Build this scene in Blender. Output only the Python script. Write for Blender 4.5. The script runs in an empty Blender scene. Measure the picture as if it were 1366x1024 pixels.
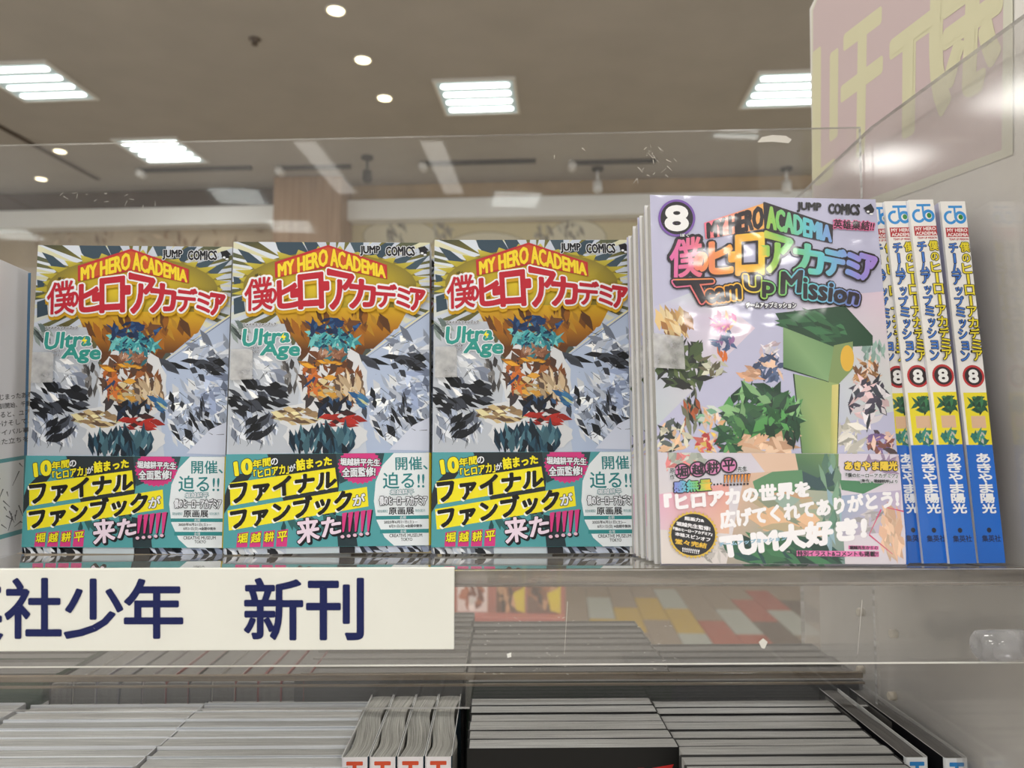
import bpy, bmesh, math, random
import numpy as np
from mathutils import Vector, Matrix, Quaternion
S = bpy.context.scene
COL = S.collection
EYE = 1.25
F = 1000.0
R = math.radians
# ------------------------------------------------------------------ camera
YAW, PITCH = R(-0.9), R(3.6)
fw = Vector((-math.sin(YAW)*math.cos(PITCH), math.cos(YAW)*math.cos(PITCH), math.sin(PITCH)))
rt = Vector((math.cos(YAW), math.sin(YAW), 0)); up = rt.cross(fw)
cd = bpy.data.cameras.new('camera'); cam = bpy.data.objects.new('camera', cd); COL.objects.link(cam)
M3 = Matrix((rt, up, -fw)).transposed()
cam.matrix_world = Matrix.Translation((0, 0, EYE)) @ M3.to_4x4()
cd.sensor_width = 36; cd.lens = 36*F/1366; cd.clip_start = 0.02; cd.clip_end = 100
cd.dof.use_dof = True; cd.dof.focus_distance = 0.39; cd.dof.aperture_fstop = 12
S.camera = cam
# ------------------------------------------------------------------ world, exposure
S.view_settings.view_transform = 'Standard'; S.view_settings.look = 'None'
S.view_settings.exposure = 0.65; S.view_settings.gamma = 1; S.view_settings.use_curve_mapping = False
w = bpy.data.worlds.new('world'); S.world = w; w.use_nodes = True
w.node_tree.nodes['Background'].inputs[0].default_value = (1.0, 0.985, 0.96, 1)
w.node_tree.nodes['Background'].inputs[1].default_value = 0.72
PANEL_EMIT = 3.2
LAMP_W = 13.0
ROOM = R(-5.0)          # the shop is turned a little against the rack
CEIL = EYE + 2.27
def room_pt(x, y, z=0):
    c, s = math.cos(ROOM), math.sin(ROOM)
    return Vector((x*c - y*s, x*s + y*c, z))
def area(name, x, y, z, sx, sy, power, color=(1, .97, .92)):
    l = bpy.data.lights.new(name, 'AREA'); l.shape = 'RECTANGLE'; l.size = sx; l.size_y = sy
    l.energy = power; l.color = color
    o = bpy.data.objects.new(name, l); COL.objects.link(o); o.location = room_pt(x, y, z)
    o.rotation_euler = (0, 0, ROOM)
    return o
# ------------------------------------------------------------------ basic helpers
def lin(c):
    c = c/255.0
    return c/12.92 if c <= .04045 else ((c+.055)/1.055)**2.4
def L(rgb, a=1.0): return (lin(rgb[0]), lin(rgb[1]), lin(rgb[2]), a)
def ray(px, py): return (rt*((px-683)/F) + fw + up*((512-py)/F))
def P(px, py, X=None, Y=None, Z=None):
    d = ray(px, py)
    if X is not None: k = X/d.x
    elif Y is not None: k = Y/d.y
    else: k = (Z-EYE)/d.z
    return Vector((0, 0, EYE)) + d*k
def PR(px, py, Y=None, Z=None):      # the same in the shop's own frame
    d = ray(px, py); c, s = math.cos(-ROOM), math.sin(-ROOM)
    d = Vector((d.x*c - d.y*s, d.x*s + d.y*c, d.z))
    k = Y/d.y if Y is not None else (Z-EYE)/d.z
    return Vector((0, 0, EYE)) + d*k
def new_mat(name):
    m = bpy.data.materials.new(name); m.use_nodes = True
    return m, m.node_tree.nodes, m.node_tree.links, m.node_tree.nodes['Principled BSDF']
def mat(name, rgb, rough=.5, noise=0, scale=20, coat=0, metal=0, bump=0, emit=0, spec=.5):
    m, n, l, b = new_mat(name)
    b.inputs['Base Color'].default_value = L(rgb); b.inputs['Roughness'].default_value = rough
    b.inputs['Coat Weight'].default_value = coat; b.inputs['Metallic'].default_value = metal
    b.inputs['Specular IOR Level'].default_value = spec
    if emit:
        b.inputs['Emission Color'].default_value = L(rgb); b.inputs['Emission Strength'].default_value = emit
    if noise or bump:
        t = n.new('ShaderNodeTexCoord'); k = n.new('ShaderNodeTexNoise'); k.inputs['Scale'].default_value = scale
        k.inputs['Detail'].default_value = 5
        l.new(t.outputs['Object'], k.inputs['Vector'])
        if noise:
            r = n.new('ShaderNodeValToRGB')
            r.color_ramp.elements[0].position = .3; r.color_ramp.elements[1].position = .7
            r.color_ramp.elements[0].color = L([max(0, c*(1-noise)) for c in rgb])
            r.color_ramp.elements[1].color = L([min(255, c*(1+noise)) for c in rgb])
            l.new(k.outputs['Fac'], r.inputs[0]); l.new(r.outputs[0], b.inputs['Base Color'])
        if bump:
            bp = n.new('ShaderNodeBump'); bp.inputs['Strength'].default_value = bump; bp.inputs['Distance'].default_value = .01
            l.new(k.outputs['Fac'], bp.inputs['Height']); l.new(bp.outputs[0], b.inputs['Normal'])
    return m
def print_mat(name, rough, coat, bump=0, bscale=30):
    m, n, l, b = new_mat(name)
    a = n.new('ShaderNodeAttribute'); a.attribute_name = 'ink'
    l.new(a.outputs['Color'], b.inputs['Base Color'])
    b.inputs['Roughness'].default_value = rough; b.inputs['Coat Weight'].default_value = coat
    b.inputs['Coat Roughness'].default_value = .08
    if bump:
        t = n.new('ShaderNodeTexCoord'); k = n.new('ShaderNodeTexNoise'); k.inputs['Scale'].default_value = bscale
        k.inputs['Detail'].default_value = 2
        bp = n.new('ShaderNodeBump'); bp.inputs['Strength'].default_value = bump; bp.inputs['Distance'].default_value = .004
        l.new(t.outputs['Object'], k.inputs['Vector']); l.new(k.outputs['Fac'], bp.inputs['Height'])
        l.new(bp.outputs[0], b.inputs['Coat Normal'])
    return m
INK = print_mat('printed_paper', .5, .0)
INK.node_tree.nodes['Principled BSDF'].inputs['Specular IOR Level'].default_value = .3
INKG = print_mat('laminated_print', .35, .55, .9, 22)
def pages_mat(name, dark, light, sv=70):
    m, n, l, b = new_mat(name)
    uv = n.new('ShaderNodeUVMap'); mp = n.new('ShaderNodeMapping'); mp.inputs['Scale'].default_value = (2.2, sv, 1)
    oi = n.new('ShaderNodeObjectInfo'); k = n.new('ShaderNodeTexNoise'); k.noise_dimensions = '4D'
    k.inputs['Scale'].default_value = 1; k.inputs['Detail'].default_value = 6; k.inputs['Roughness'].default_value = .7
    mu = n.new('ShaderNodeMath'); mu.operation = 'MULTIPLY'; mu.inputs[1].default_value = 50
    l.new(oi.outputs['Random'], mu.inputs[0]); l.new(mu.outputs[0], k.inputs['W'])
    l.new(uv.outputs[0], mp.inputs[0]); l.new(mp.outputs[0], k.inputs['Vector'])
    r = n.new('ShaderNodeValToRGB'); r.color_ramp.elements[0].position = .32; r.color_ramp.elements[1].position = .68
    r.color_ramp.elements[0].color = L(dark); r.color_ramp.elements[1].color = L(light)
    l.new(k.outputs['Fac'], r.inputs[0]); l.new(r.outputs[0], b.inputs['Base Color'])
    bp = n.new('ShaderNodeBump'); bp.inputs['Strength'].default_value = .5; bp.inputs['Distance'].default_value = .0006
    l.new(k.outputs['Fac'], bp.inputs['Height']); l.new(bp.outputs[0], b.inputs['Normal'])
    b.inputs['Roughness'].default_value = .8
    return m
PAGES = pages_mat('page_edges', (96, 95, 93), (226, 225, 221), 48)
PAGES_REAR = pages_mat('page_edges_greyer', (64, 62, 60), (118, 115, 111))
PAGES_MAG = pages_mat('page_edges_coarse', (84, 83, 79), (206, 204, 196), 34)
def acrylic(name, haze=.05, tint=(250, 250, 250), rough=.02, haze_scale=9):
    m = bpy.data.materials.new(name); m.use_nodes = True; n = m.node_tree.nodes; l = m.node_tree.links
    n.remove(n['Principled BSDF']); out = n['Material Output']
    tr = n.new('ShaderNodeBsdfTransparent'); tr.inputs[0].default_value = L(tint)
    gl = n.new('ShaderNodeBsdfGlossy'); gl.inputs['Roughness'].default_value = rough; gl.inputs[0].default_value = (1, 1, 1, 1)
    fr = n.new('ShaderNodeFresnel'); ge = n.new('ShaderNodeNewGeometry'); io = n.new('ShaderNodeMapRange')   # thin sheet: same reflectance from both sides
    io.inputs[3].default_value = 1.49; io.inputs[4].default_value = 1/1.49
    l.new(ge.outputs['Backfacing'], io.inputs[0]); l.new(io.outputs[0], fr.inputs[0])
    mx = n.new('ShaderNodeMixShader'); l.new(fr.outputs[0], mx.inputs[0]); l.new(tr.outputs[0], mx.inputs[1]); l.new(gl.outputs[0], mx.inputs[2])
    df = n.new('ShaderNodeBsdfDiffuse'); df.inputs[0].default_value = (.8, .8, .8, 1)
    m2 = n.new('ShaderNodeMixShader')
    t = n.new('ShaderNodeTexCoord'); k = n.new('ShaderNodeTexNoise'); k.inputs['Scale'].default_value = haze_scale; k.inputs['Detail'].default_value = 8
    l.new(t.outputs['Object'], k.inputs['Vector'])
    mr = n.new('ShaderNodeMapRange'); mr.inputs[1].default_value = .3; mr.inputs[2].default_value = .75
    mr.inputs[3].default_value = haze*.5; mr.inputs[4].default_value = haze*1.7
    l.new(k.outputs['Fac'], mr.inputs[0]); l.new(mr.outputs[0], m2.inputs[0])
    l.new(mx.outputs[0], m2.inputs[1]); l.new(df.outputs[0], m2.inputs[2]); l.new(m2.outputs[0], out.inputs[0])
    return m
ACR = acrylic('clear_acrylic', .035)
ACR_SIDE = acrylic('clear_acrylic_scuffed', .13, (248, 247, 246), .1)
ACR_SHELF = acrylic('clear_acrylic_shelf', .03, (236, 238, 240), .01)
def edge_mat(name, dark, light, mixv):
    m = bpy.data.materials.new(name); m.use_nodes = True; n = m.node_tree.nodes; l = m.node_tree.links
    b = n['Principled BSDF']; out = n['Material Output']
    t = n.new('ShaderNodeTexCoord'); mp = n.new('ShaderNodeMapping'); mp.inputs['Scale'].default_value = (14, 40, 260)
    k = n.new('ShaderNodeTexNoise'); k.inputs['Scale'].default_value = 1; k.inputs['Detail'].default_value = 4
    l.new(t.outputs['Object'], mp.inputs[0]); l.new(mp.outputs[0], k.inputs['Vector'])
    r = n.new('ShaderNodeValToRGB'); r.color_ramp.elements[0].position = .35; r.color_ramp.elements[1].position = .7
    r.color_ramp.elements[0].color = L(dark); r.color_ramp.elements[1].color = L(light)
    l.new(k.outputs['Fac'], r.inputs[0]); l.new(r.outputs[0], b.inputs['Base Color']); b.inputs['Roughness'].default_value = .12
    tr = n.new('ShaderNodeBsdfTransparent'); mx = n.new('ShaderNodeMixShader'); mx.inputs[0].default_value = mixv
    l.new(tr.outputs[0], mx.inputs[1]); l.new(b.outputs[0], mx.inputs[2]); l.new(mx.outputs[0], out.inputs[0])
    return m
EDGE = edge_mat('acrylic_cut_edge', (66, 56, 46), (160, 150, 138), .6)
EDGE_W = edge_mat('acrylic_edge_glint', (200, 198, 190), (250, 250, 246), .9)  # pale colour carries the light caught along acrylic edges
EDGE_B = edge_mat('acrylic_bright_edge', (160, 158, 155), (235, 235, 235), .8)
EDGE_T = edge_mat('acrylic_tan_edge', (112, 98, 82), (150, 134, 114), .85)

def link(name, me, m=None, parent=None):
    o = bpy.data.objects.new(name, me); COL.objects.link(o)
    if m is not None:
        for q in (m if isinstance(m, (list, tuple)) else [m]): me.materials.append(q)
    if parent is not None: o.parent = parent
    return o
def tag(o, label=None, cat=None, group=None, kind=None):
    if label: o['label'] = label
    if cat: o['category'] = cat
    if group: o['group'] = group
    if kind: o['kind'] = kind
    return o
def empty(name, loc=(0, 0, 0), rz=0):
    o = bpy.data.objects.new(name, None); COL.objects.link(o); o.location = loc; o.rotation_euler = (0, 0, rz)
    o.empty_display_size = .02
    return o
def copy_tree(o, parent=None):
    c = o.copy(); COL.objects.link(c)
    if parent is not None: c.parent = parent
    for ch in list(o.children): copy_tree(ch, c)
    return c
def bm_mesh(name, bm):
    me = bpy.data.meshes.new(name); bmesh.ops.recalc_face_normals(bm, faces=bm.faces[:]); bm.to_mesh(me); bm.free(); return me
def box(bm, x0, x1, y0, y1, z0, z1, mi=0, bev=0):
    v = [bm.verts.new(p) for p in ((x0, y0, z0), (x1, y0, z0), (x1, y1, z0), (x0, y1, z0), (x0, y0, z1), (x1, y0, z1), (x1, y1, z1), (x0, y1, z1))]
    fs = [bm.faces.new([v[i] for i in f]) for f in ((0, 3, 2, 1), (4, 5, 6, 7), (0, 1, 5, 4), (1, 2, 6, 5), (2, 3, 7, 6), (3, 0, 4, 7))]
    for f in fs: f.material_index = mi
    if bev:
        es = list({e for f in fs for e in f.edges})
        bmesh.ops.bevel(bm, geom=es, offset=bev, segments=2, affect='EDGES', profile=.5)
    return fs
def boxobj(name, dims, m, parent=None, bev=0):
    bm = bmesh.new(); box(bm, *dims, bev=bev); return link(name, bm_mesh(name, bm), m, parent)
def lathe(bm, prof, c, axis='z', n=20):
    rings = []
    for r_, h in prof:
        ring = []
        for i in range(n):
            a = 2*math.pi*i/n; x, y = r_*math.cos(a), r_*math.sin(a)
            p = (x, y, h) if axis == 'z' else ((h, x, y) if axis == 'x' else (x, h, y))
            ring.append(bm.verts.new((c[0]+p[0], c[1]+p[1], c[2]+p[2])))
        rings.append(ring)
    for a, b in zip(rings, rings[1:]):
        for i in range(n):
            f = bm.faces.new((a[i], a[(i+1) % n], b[(i+1) % n], b[i])); f.smooth = True
    bm.faces.new(rings[0]); bm.faces.new(rings[-1])
def prism(bm, pts, off):              # planar outline pts extruded by off
    a = [bm.verts.new(p) for p in pts]; b = [bm.verts.new(Vector(p)+Vector(off)) for p in pts]
    n = len(pts); bm.faces.new(a); bm.faces.new(list(reversed(b)))
    for i in range(n): bm.faces.new((a[i], a[(i+1) % n], b[(i+1) % n], b[i]))

# ------------------------------------------------------------------ printing: flat colour shapes and lettering
def homog(src, dst):
    A = []
    for (x, y), (u, v) in zip(src, dst):
        A.append([x, y, 1, 0, 0, 0, -u*x, -u*y, u]); A.append([0, 0, 0, x, y, 1, -v*x, -v*y, v])
    A = np.array(A, float); h = np.linalg.solve(A[:, :8], A[:, 8]); return h
def happ(h, x, y):
    d = h[6]*x + h[7]*y + 1
    return ((h[0]*x+h[1]*y+h[2])/d, (h[3]*x+h[4]*y+h[5])/d)
_fc = {}
def glyphs(s):
    if s in _fc: return _fc[s]
    c = bpy.data.curves.new('t', 'FONT'); c.body = s; c.resolution_u = 2 if len(s) > 3 else 4
    o = bpy.data.objects.new('t', c); me = bpy.data.meshes.new_from_object(o)
    V = [(v.co.x, v.co.y) for v in me.vertices]; Fs = [tuple(p.vertices) for p in me.polygons]
    cnt = {}
    for f in Fs:
        for i in range(len(f)):
            k = tuple(sorted((f[i], f[(i+1) % len(f)]))); cnt[k] = cnt.get(k, 0)+1
    E = [k for k, c_ in cnt.items() if c_ == 1]
    bpy.data.objects.remove(o); bpy.data.curves.remove(c); bpy.data.meshes.remove(me)
    _fc[s] = (V, Fs, E); return _fc[s]
class Canvas:
    def __init__(s, quad, W, H, eps=1.6e-6):
        s.h = homog(quad, [(-W/2, H), (W/2, H), (W/2, 0), (-W/2, 0)]); s.W, s.H = W, H
        s.V, s.F, s.C = [], [], []; s.layer = 1; s.eps = eps; s.crop = (0, 0, 1); s.clip = (-W/2, W/2, 0, H); s.bounds = (-W/2, W/2, 0, H); s.occ = np.zeros((110, 170), dtype=np.int32)
    def px(s, x, y): return s.crop[0]+x/s.crop[2], s.crop[1]+y/s.crop[2]
    def m(s, x, y): return happ(s.h, *s.px(x, y))
    def raw(s, pts, cols, clip=True):
        """pts in metres on the sheet; cols one colour or one per point"""
        if not isinstance(cols[0], (tuple, list)): cols = [cols]*len(pts)
        poly = [(p[0], p[1], c) for p, c in zip(pts, cols)]
        if clip:
            for ax, val, sg in ((0, s.clip[0], 1), (0, s.clip[1], -1), (1, s.clip[2], 1), (1, s.clip[3], -1)):
                out = []
                for i in range(len(poly)):
                    a, b = poly[i-1], poly[i]; da, db = sg*(a[ax]-val), sg*(b[ax]-val)
                    if (da >= 0) != (db >= 0):
                        t = da/(da-db); out.append((a[0]+t*(b[0]-a[0]), a[1]+t*(b[1]-a[1]), tuple(a[2][j]+t*(b[2][j]-a[2][j]) for j in range(3))))
                    if db >= 0: out.append(b)
                poly = out
                if len(poly) < 3: return
        xs = [p[0] for p in poly]; ys = [p[1] for p in poly]; B = s.bounds
        ci = lambda v, lo, hi, n: min(n-1, max(0, int((v-lo)/(hi-lo)*n)))
        sl = (slice(ci(min(xs), B[0], B[1], 110), ci(max(xs), B[0], B[1], 110)+1), slice(ci(min(ys), B[2], B[3], 170), ci(max(ys), B[2], B[3], 170)+1))
        lay = int(s.occ[sl].max())+1; s.occ[sl] = lay
        i0 = len(s.V); y = -lay*s.eps
        for p in poly: s.V.append((p[0], y, p[1]))
        s.F.append(tuple(range(i0, i0+len(poly)))); s.C.append([p[2] for p in poly])
    def poly(s, pts, col, step=True):
        s.raw([s.m(*p) for p in pts], col)
        if step: s.layer += 1
    def rect(s, x0, y0, x1, y1, col): s.poly([(x0, y0), (x1, y0), (x1, y1), (x0, y1)], col)
    def ell(s, cx, cy, rx, ry, col, n=28, spike=0, rot=0):
        pts = []
        for i in range(n):
            k = 1+(spike if i % 2 else 0); a = 2*math.pi*i/n + rot
            pts.append((cx+rx*k*math.cos(a), cy+ry*k*math.sin(a)))
        s.poly(pts, col)
    def glow(s, cx, cy, rx, ry, c0, c1, n=28):
        for i in range(n):
            a, b = 2*math.pi*i/n, 2*math.pi*(i+1)/n
            s.raw([s.m(cx, cy), s.m(cx+rx*math.cos(a), cy+ry*math.sin(a)), s.m(cx+rx*math.cos(b), cy+ry*math.sin(b))], [c0, c1, c1])
        s.layer += 1
    def shards(s, cx, cy, rx, ry, cols, n, size, seed, ang=None, asp=2.2, sy=1):
        rd = random.Random(seed)
        for i in range(n):
            while True:
                x, y = rd.uniform(-1, 1), rd.uniform(-1, 1)
                if x*x+y*y < 1: break
            a = rd.uniform(0, math.pi) if ang is None else ang+rd.uniform(-.35, .35)
            l_, w_ = size*rd.uniform(.5, 1.3), size*rd.uniform(.4, 1)/asp
            pts = []
            for (u, v) in ((-1, rd.uniform(-.3, .3)), (-.2, -1), (rd.uniform(.1, .5), -.8), (1, rd.uniform(-.4, .4)), (.1, 1)):
                pts.append((cx+rx*x+u*l_*math.cos(a)-v*w_*math.sin(a), cy+ry*y+sy*(u*l_*math.sin(a)+v*w_*math.cos(a))))
            c = rd.choice(cols); k = rd.uniform(.88, 1.1)
            s.poly(pts, tuple(min(255, q*k) for q in c))
    def stroke(s, x0, y0, x1, y1, w_, col):
        d = math.hypot(x1-x0, y1-y0) or 1; nx, ny = -(y1-y0)/d*w_/2, (x1-x0)/d*w_/2
        s.poly([(x0+nx, y0+ny), (x1+nx*.4, y1+ny*.4), (x1-nx*.4, y1-ny*.4), (x0-nx, y0-ny)], col)
    def text(s, body, quad, col, bold=0, outline=(), shadow=None, mirror=False):
        """lettering warped into quad (TL TR BR BL, crop pixels); widths in mm"""
        V, Fs, E = glyphs(body)
        if not V: return
        if len(quad) == 2:
            (x0, y0), (x1, y1) = quad; quad = [(x0, y0), (x1, y0), (x1, y1), (x0, y1)]
        xs = [v[0] for v in V]; ys = [v[1] for v in V]; xa, xb, ya, yb = min(xs), max(xs), min(ys), max(ys)
        tl, tr_, br, bl = quad; pts = []; st = []
        for x, y in V:
            a = (x-xa)/max(xb-xa, 1e-6); b = (yb-y)/max(yb-ya, 1e-6)
            if mirror: a = 1-a
            X = (tl[0]*(1-a)+tr_[0]*a)*(1-b)+(bl[0]*(1-a)+br[0]*a)*b
            Y = (tl[1]*(1-a)+tr_[1]*a)*(1-b)+(bl[1]*(1-a)+br[1]*a)*b
            pts.append(s.m(X, Y)); st.append((a, b))
        cf = col if callable(col) else (lambda a, b: col)
        def ribbon(w_, c, off=(0, 0)):
            w_ = w_/1000; cc = c if callable(c) else (lambda a, b: c)
            for i, j in E:
                (ax, ay), (bx, by) = pts[i], pts[j]; d = math.hypot(bx-ax, by-ay)
                if d < 1e-7: continue
                nx, ny = -(by-ay)/d*w_, (bx-ax)/d*w_; ux, uy = (bx-ax)/d*w_*.5, (by-ay)/d*w_*.5
                q = [(ax+nx, ay+ny), (ax+nx*.5-ux*1.6, ay+ny*.5-uy*1.6), (ax-nx*.5-ux*1.6, ay-ny*.5-uy*1.6), (ax-nx, ay-ny),
                     (bx-nx, by-ny), (bx-nx*.5+ux*1.6, by-ny*.5+uy*1.6), (bx+nx*.5+ux*1.6, by+ny*.5+uy*1.6), (bx+nx, by+ny)]
                s.raw([(p[0]+off[0]/1000, p[1]-off[1]/1000) for p in q], cc(*st[i]), False)
        def fill(c, off=(0, 0)):
            for f in Fs: s.raw([(pts[i][0]+off[0]/1000, pts[i][1]-off[1]/1000) for i in f], [c(*st[i]) for i in f], False)
        if shadow:
            dx, dy, c, w_ = shadow; ribbon(w_, c, (dx, dy)); fill(lambda a, b: c, (dx, dy)); s.layer += 1
        for w_, c in outline: ribbon(w_+bold, c); s.layer += 1
        if outline: fill((lambda a, b: outline[-1][1]) if not callable(outline[-1][1]) else outline[-1][1]); s.layer += 1
        if bold: ribbon(bold, cf); s.layer += 1
        fill(cf); s.layer += 2
    def vtext(s, body, x0, x1, y0, y1, col, **kw):      # characters stacked downwards
        n = len(body); h = (y1-y0)/n
        for i, ch in enumerate(body):
            a, b = y0+i*h+h*.06, y0+(i+1)*h-h*.06
            if ch == 'ー': s.text('|', [(x0+(x1-x0)*.4, a), (x0+(x1-x0)*.6, b)], col, **kw)
            elif ch in 'ッョ': s.text(ch, [(x0+(x1-x0)*.25, a+h*.15), (x1, b)], col, **kw)
            elif ch == 'の': s.text(ch, [(x0+(x1-x0)*.15, a+h*.1), (x1-(x1-x0)*.05, b-h*.05)], col, **kw)
            else: s.text(ch, [(x0, a), (x1, b)], col, **kw)
    def build(s, name, m, parent=None, off=(0, 0, 0)):
        me = bpy.data.meshes.new(name)
        me.from_pydata([(v[0]+off[0], v[1]+off[1], v[2]+off[2]) for v in s.V], [], s.F)
        at = me.color_attributes.new('ink', 'FLOAT_COLOR', 'CORNER')
        arr = [k for f in s.C for c in f for k in L(c)]
        at.data.foreach_set('color', arr)
        s.V, s.F, s.C = [], [], []; s.occ[:] = 0
        return link(name, me, m, parent)

# ------------------------------------------------------------------ paperback builder
def ink_mesh(name, verts, faces, cols, m, parent):
    me = bpy.data.meshes.new(name); me.from_pydata(verts, [], faces)
    at = me.color_attributes.new('ink', 'FLOAT_COLOR', 'CORNER')
    at.data.foreach_set('color', [k for f, c in zip(faces, cols) for _ in f for k in L(c)])
    return link(name, me, m, parent)
def make_cover(w_, t, h, front, spine, back, m, parent, name='cover', z0=0, th=.0004, edge=(225, 225, 225), grow=0, wrap=1, left_front=None):
    g = grow; r_ = .0016
    out = [(-w_/2, -g, front), (w_/2-r_, -g, front)]
    out += [(w_/2-r_*(1-math.sin(a))+g, r_*(1-math.cos(a))-g, spine) for a in (R(30), R(60), R(90))]
    out += [(w_/2-r_*(1-math.cos(a))+g, t-r_*(1-math.sin(a))+g, spine) for a in (R(0), R(45))]
    out += [(w_/2-r_, t+g, back), (-w_/2, t+g, back)]
    n = len(out); V, Fs, C = [], [], []
    inn = []
    for i, (x, y, c) in enumerate(out):
        yy = min(max(y, th-g), t-th+g); xx = min(x, w_/2-th+g); inn.append((xx, yy))
    for zz in (z0, z0+h):
        V += [(x, y, zz) for x, y, c in out]; V += [(x, y, zz) for x, y in inn]
    o0, i0, o1, i1 = 0, n, 2*n, 3*n
    for i in range(n-1):
        c = out[i+1][2] if i < 5 else out[i+1][2]
        Fs.append((o0+i, o0+i+1, o1+i+1, o1+i)); C.append(c)
        Fs.append((i0+i, i1+i, i1+i+1, i0+i+1)); C.append(edge)
        Fs.append((o1+i, o1+i+1, i1+i+1, i1+i)); C.append(edge)
        Fs.append((o0+i, i0+i, i0+i+1, o0+i+1)); C.append(edge)
    for i in (0, n-1):
        Fs.append((o0+i, o1+i, i1+i, i0+i)); C.append(edge)
    return ink_mesh(name, V, Fs, C, m, parent)
def make_pages(w_, t, h, m, parent, wave=.0002, seed=0, nx=20, ny=4, drop=.0012, s_amp=0, gap=0.0, end_gap=.0):
    rd = random.Random(seed); ph = [rd.uniform(0, 6.28) for _ in range(4)]
    x0, x1, z1 = -w_/2+.0012+end_gap, w_/2-.0008, h-drop
    def yy(i, j):
        x = i/nx; v = j/ny
        a = .0005 + (t-.001)*v
        k = math.sin(math.pi*min(1, max(0, 1-x*1.02)))**.5 if 0 else 1
        env = min(1, (1-x)*6)
        a += env*wave*(math.sin(x*7+ph[0]+v*1.5)+.6*math.sin(x*17+ph[1])) * (1 if 0 < j < ny else .6)
        a += s_amp*math.sin(2*math.pi*(x-.1))*env
        return a
    V, Fs, UV = [], [], []
    for zz in (0.001, z1):
        for i in range(nx+1):
            for j in range(ny+1): V.append((x0+(x1-x0)*i/nx, yy(i, j), zz + (0 if zz < .01 else -.0004*abs(2*j/ny-1)**3)))
    N = (nx+1)*(ny+1); idx = lambda k, i, j: k*N+i*(ny+1)+j
    for i in range(nx):
        for j in range(ny):
            Fs.append((idx(1, i, j), idx(1, i+1, j), idx(1, i+1, j+1), idx(1, i, j+1))); UV.append([(i/nx, j/ny), ((i+1)/nx, j/ny), ((i+1)/nx, (j+1)/ny), (i/nx, (j+1)/ny)])
        Fs.append((idx(0, i, 0), idx(0, i+1, 0), idx(1, i+1, 0), idx(1, i, 0))); UV.append([(0, 0)]*4)
        Fs.append((idx(0, i+1, ny), idx(0, i, ny), idx(1, i, ny), idx(1, i+1, ny))); UV.append([(0, 1)]*4)
    for j in range(ny):
        Fs.append((idx(0, 0, j+1), idx(0, 0, j), idx(1, 0, j), idx(1, 0, j+1))); UV.append([(0, (j+1)/ny), (0, j/ny), (1, j/ny), (1, (j+1)/ny)])
        Fs.append((idx(0, nx, j), idx(0, nx, j+1), idx(1, nx, j+1), idx(1, nx, j))); UV.append([(0, j/ny), (0, (j+1)/ny), (1, (j+1)/ny), (1, j/ny)])
    me = bpy.data.meshes.new('page_block'); me.from_pydata(V, [], Fs)
    ul = me.uv_layers.new(name='UVMap'); ul.data.foreach_set('uv', [c for f in UV for p in f for c in p])
    return link('page_block', me, m, parent)
ORD = ['first', 'second', 'third', 'fourth', 'fifth', 'sixth', 'seventh', 'eighth', 'ninth', 'tenth', 'eleventh', 'twelfth', 'thirteenth']

# ================================================================== THE SHOP (setting)
def room_obj(o): o.rotation_euler = (0, 0, ROOM); return o
M_CEIL = mat('ceiling_paint', (178, 174, 168), .9, .02, 3)
M_FLOOR = mat('carpet', (196, 190, 180), .95, .06, 60, bump=.2)
WY = 6.75
bm = bmesh.new(); box(bm, -12, 9, -10, WY+.3, CEIL, CEIL+.1)
tag(room_obj(link('ceiling', bm_mesh('ceiling', bm), M_CEIL)), kind='structure')
bm = bmesh.new(); box(bm, -12, 9, -10, WY+.3, -.12, -.02)
floor = tag(room_obj(link('floor', bm_mesh('floor', bm), M_FLOOR)), kind='structure')
# carpet planks the photograph shows between the rack and the far display
tcol = {'beige': (148, 131, 113), 'white': (172, 176, 168), 'yellow': (192, 158, 50), 'red': (168, 80, 58), 'brown': (100, 82, 68)}
tm = {k: mat('carpet_'+k, v, .95, .05, 120, bump=.3) for k, v in tcol.items()}
special = {(0, 5): 'white', (1, 4): 'yellow', (2, 5): 'yellow', (3, 5): 'white', (3, 4): 'yellow', (4, 4): 'red', (5, 4): 'white', (6, 5): 'red', (7, 5): 'red', (0, 4): 'yellow',
           (3, 3): 'white', (6, 4): 'brown', (8, 5): 'brown', (5, 3): 'red', (-3, 5): 'yellow', (-5, 4): 'red', (9, 4): 'white', (7, 4): 'white', (5, 5): 'beige'}
bmt = bmesh.new(); box(bmt, .002, .176, .002, .65, -.02, 0, bev=.003); plank_me = bm_mesh('carpet_tile', bmt)
plank = {}
for k in tm:
    me = plank_me.copy(); me.materials.append(tm[k]); plank[k] = me
for i in range(-7, 14):
    for j in range(2, 8):
        c = special.get((i, j), 'beige')
        o = bpy.data.objects.new('carpet_tile', plank[c]); COL.objects.link(o); o.parent = floor
        o.location = (.15+.178*i, 5.13+.652*(j-5)+(.33 if i % 2 else .0), 0)
        if c != 'beige': o['label'] = c + ' carpet tile'
wm = mat('wall_paper_beige', (176, 160, 134), .85, .08, 2)
bm = bmesh.new(); box(bm, -12, 9, WY, WY+.3, 0, CEIL)
wall = tag(room_obj(link('wall_back', bm_mesh('wall_back', bm), wm)), kind='structure')
def zat(py, Y=WY): return PR(600, py, Y=Y).z
XL, XC = PR(384, 260, Y=WY).x, PR(470, 260, Y=WY).x
m_dk = mat('dark_wood_band', (74, 58, 48), .6, .1, 6); m_tan = mat('tan_wood_band', (178, 154, 122), .6, .05, 6)
m_wh = mat('white_fascia', (238, 240, 238), .5)
m_col = None
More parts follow.
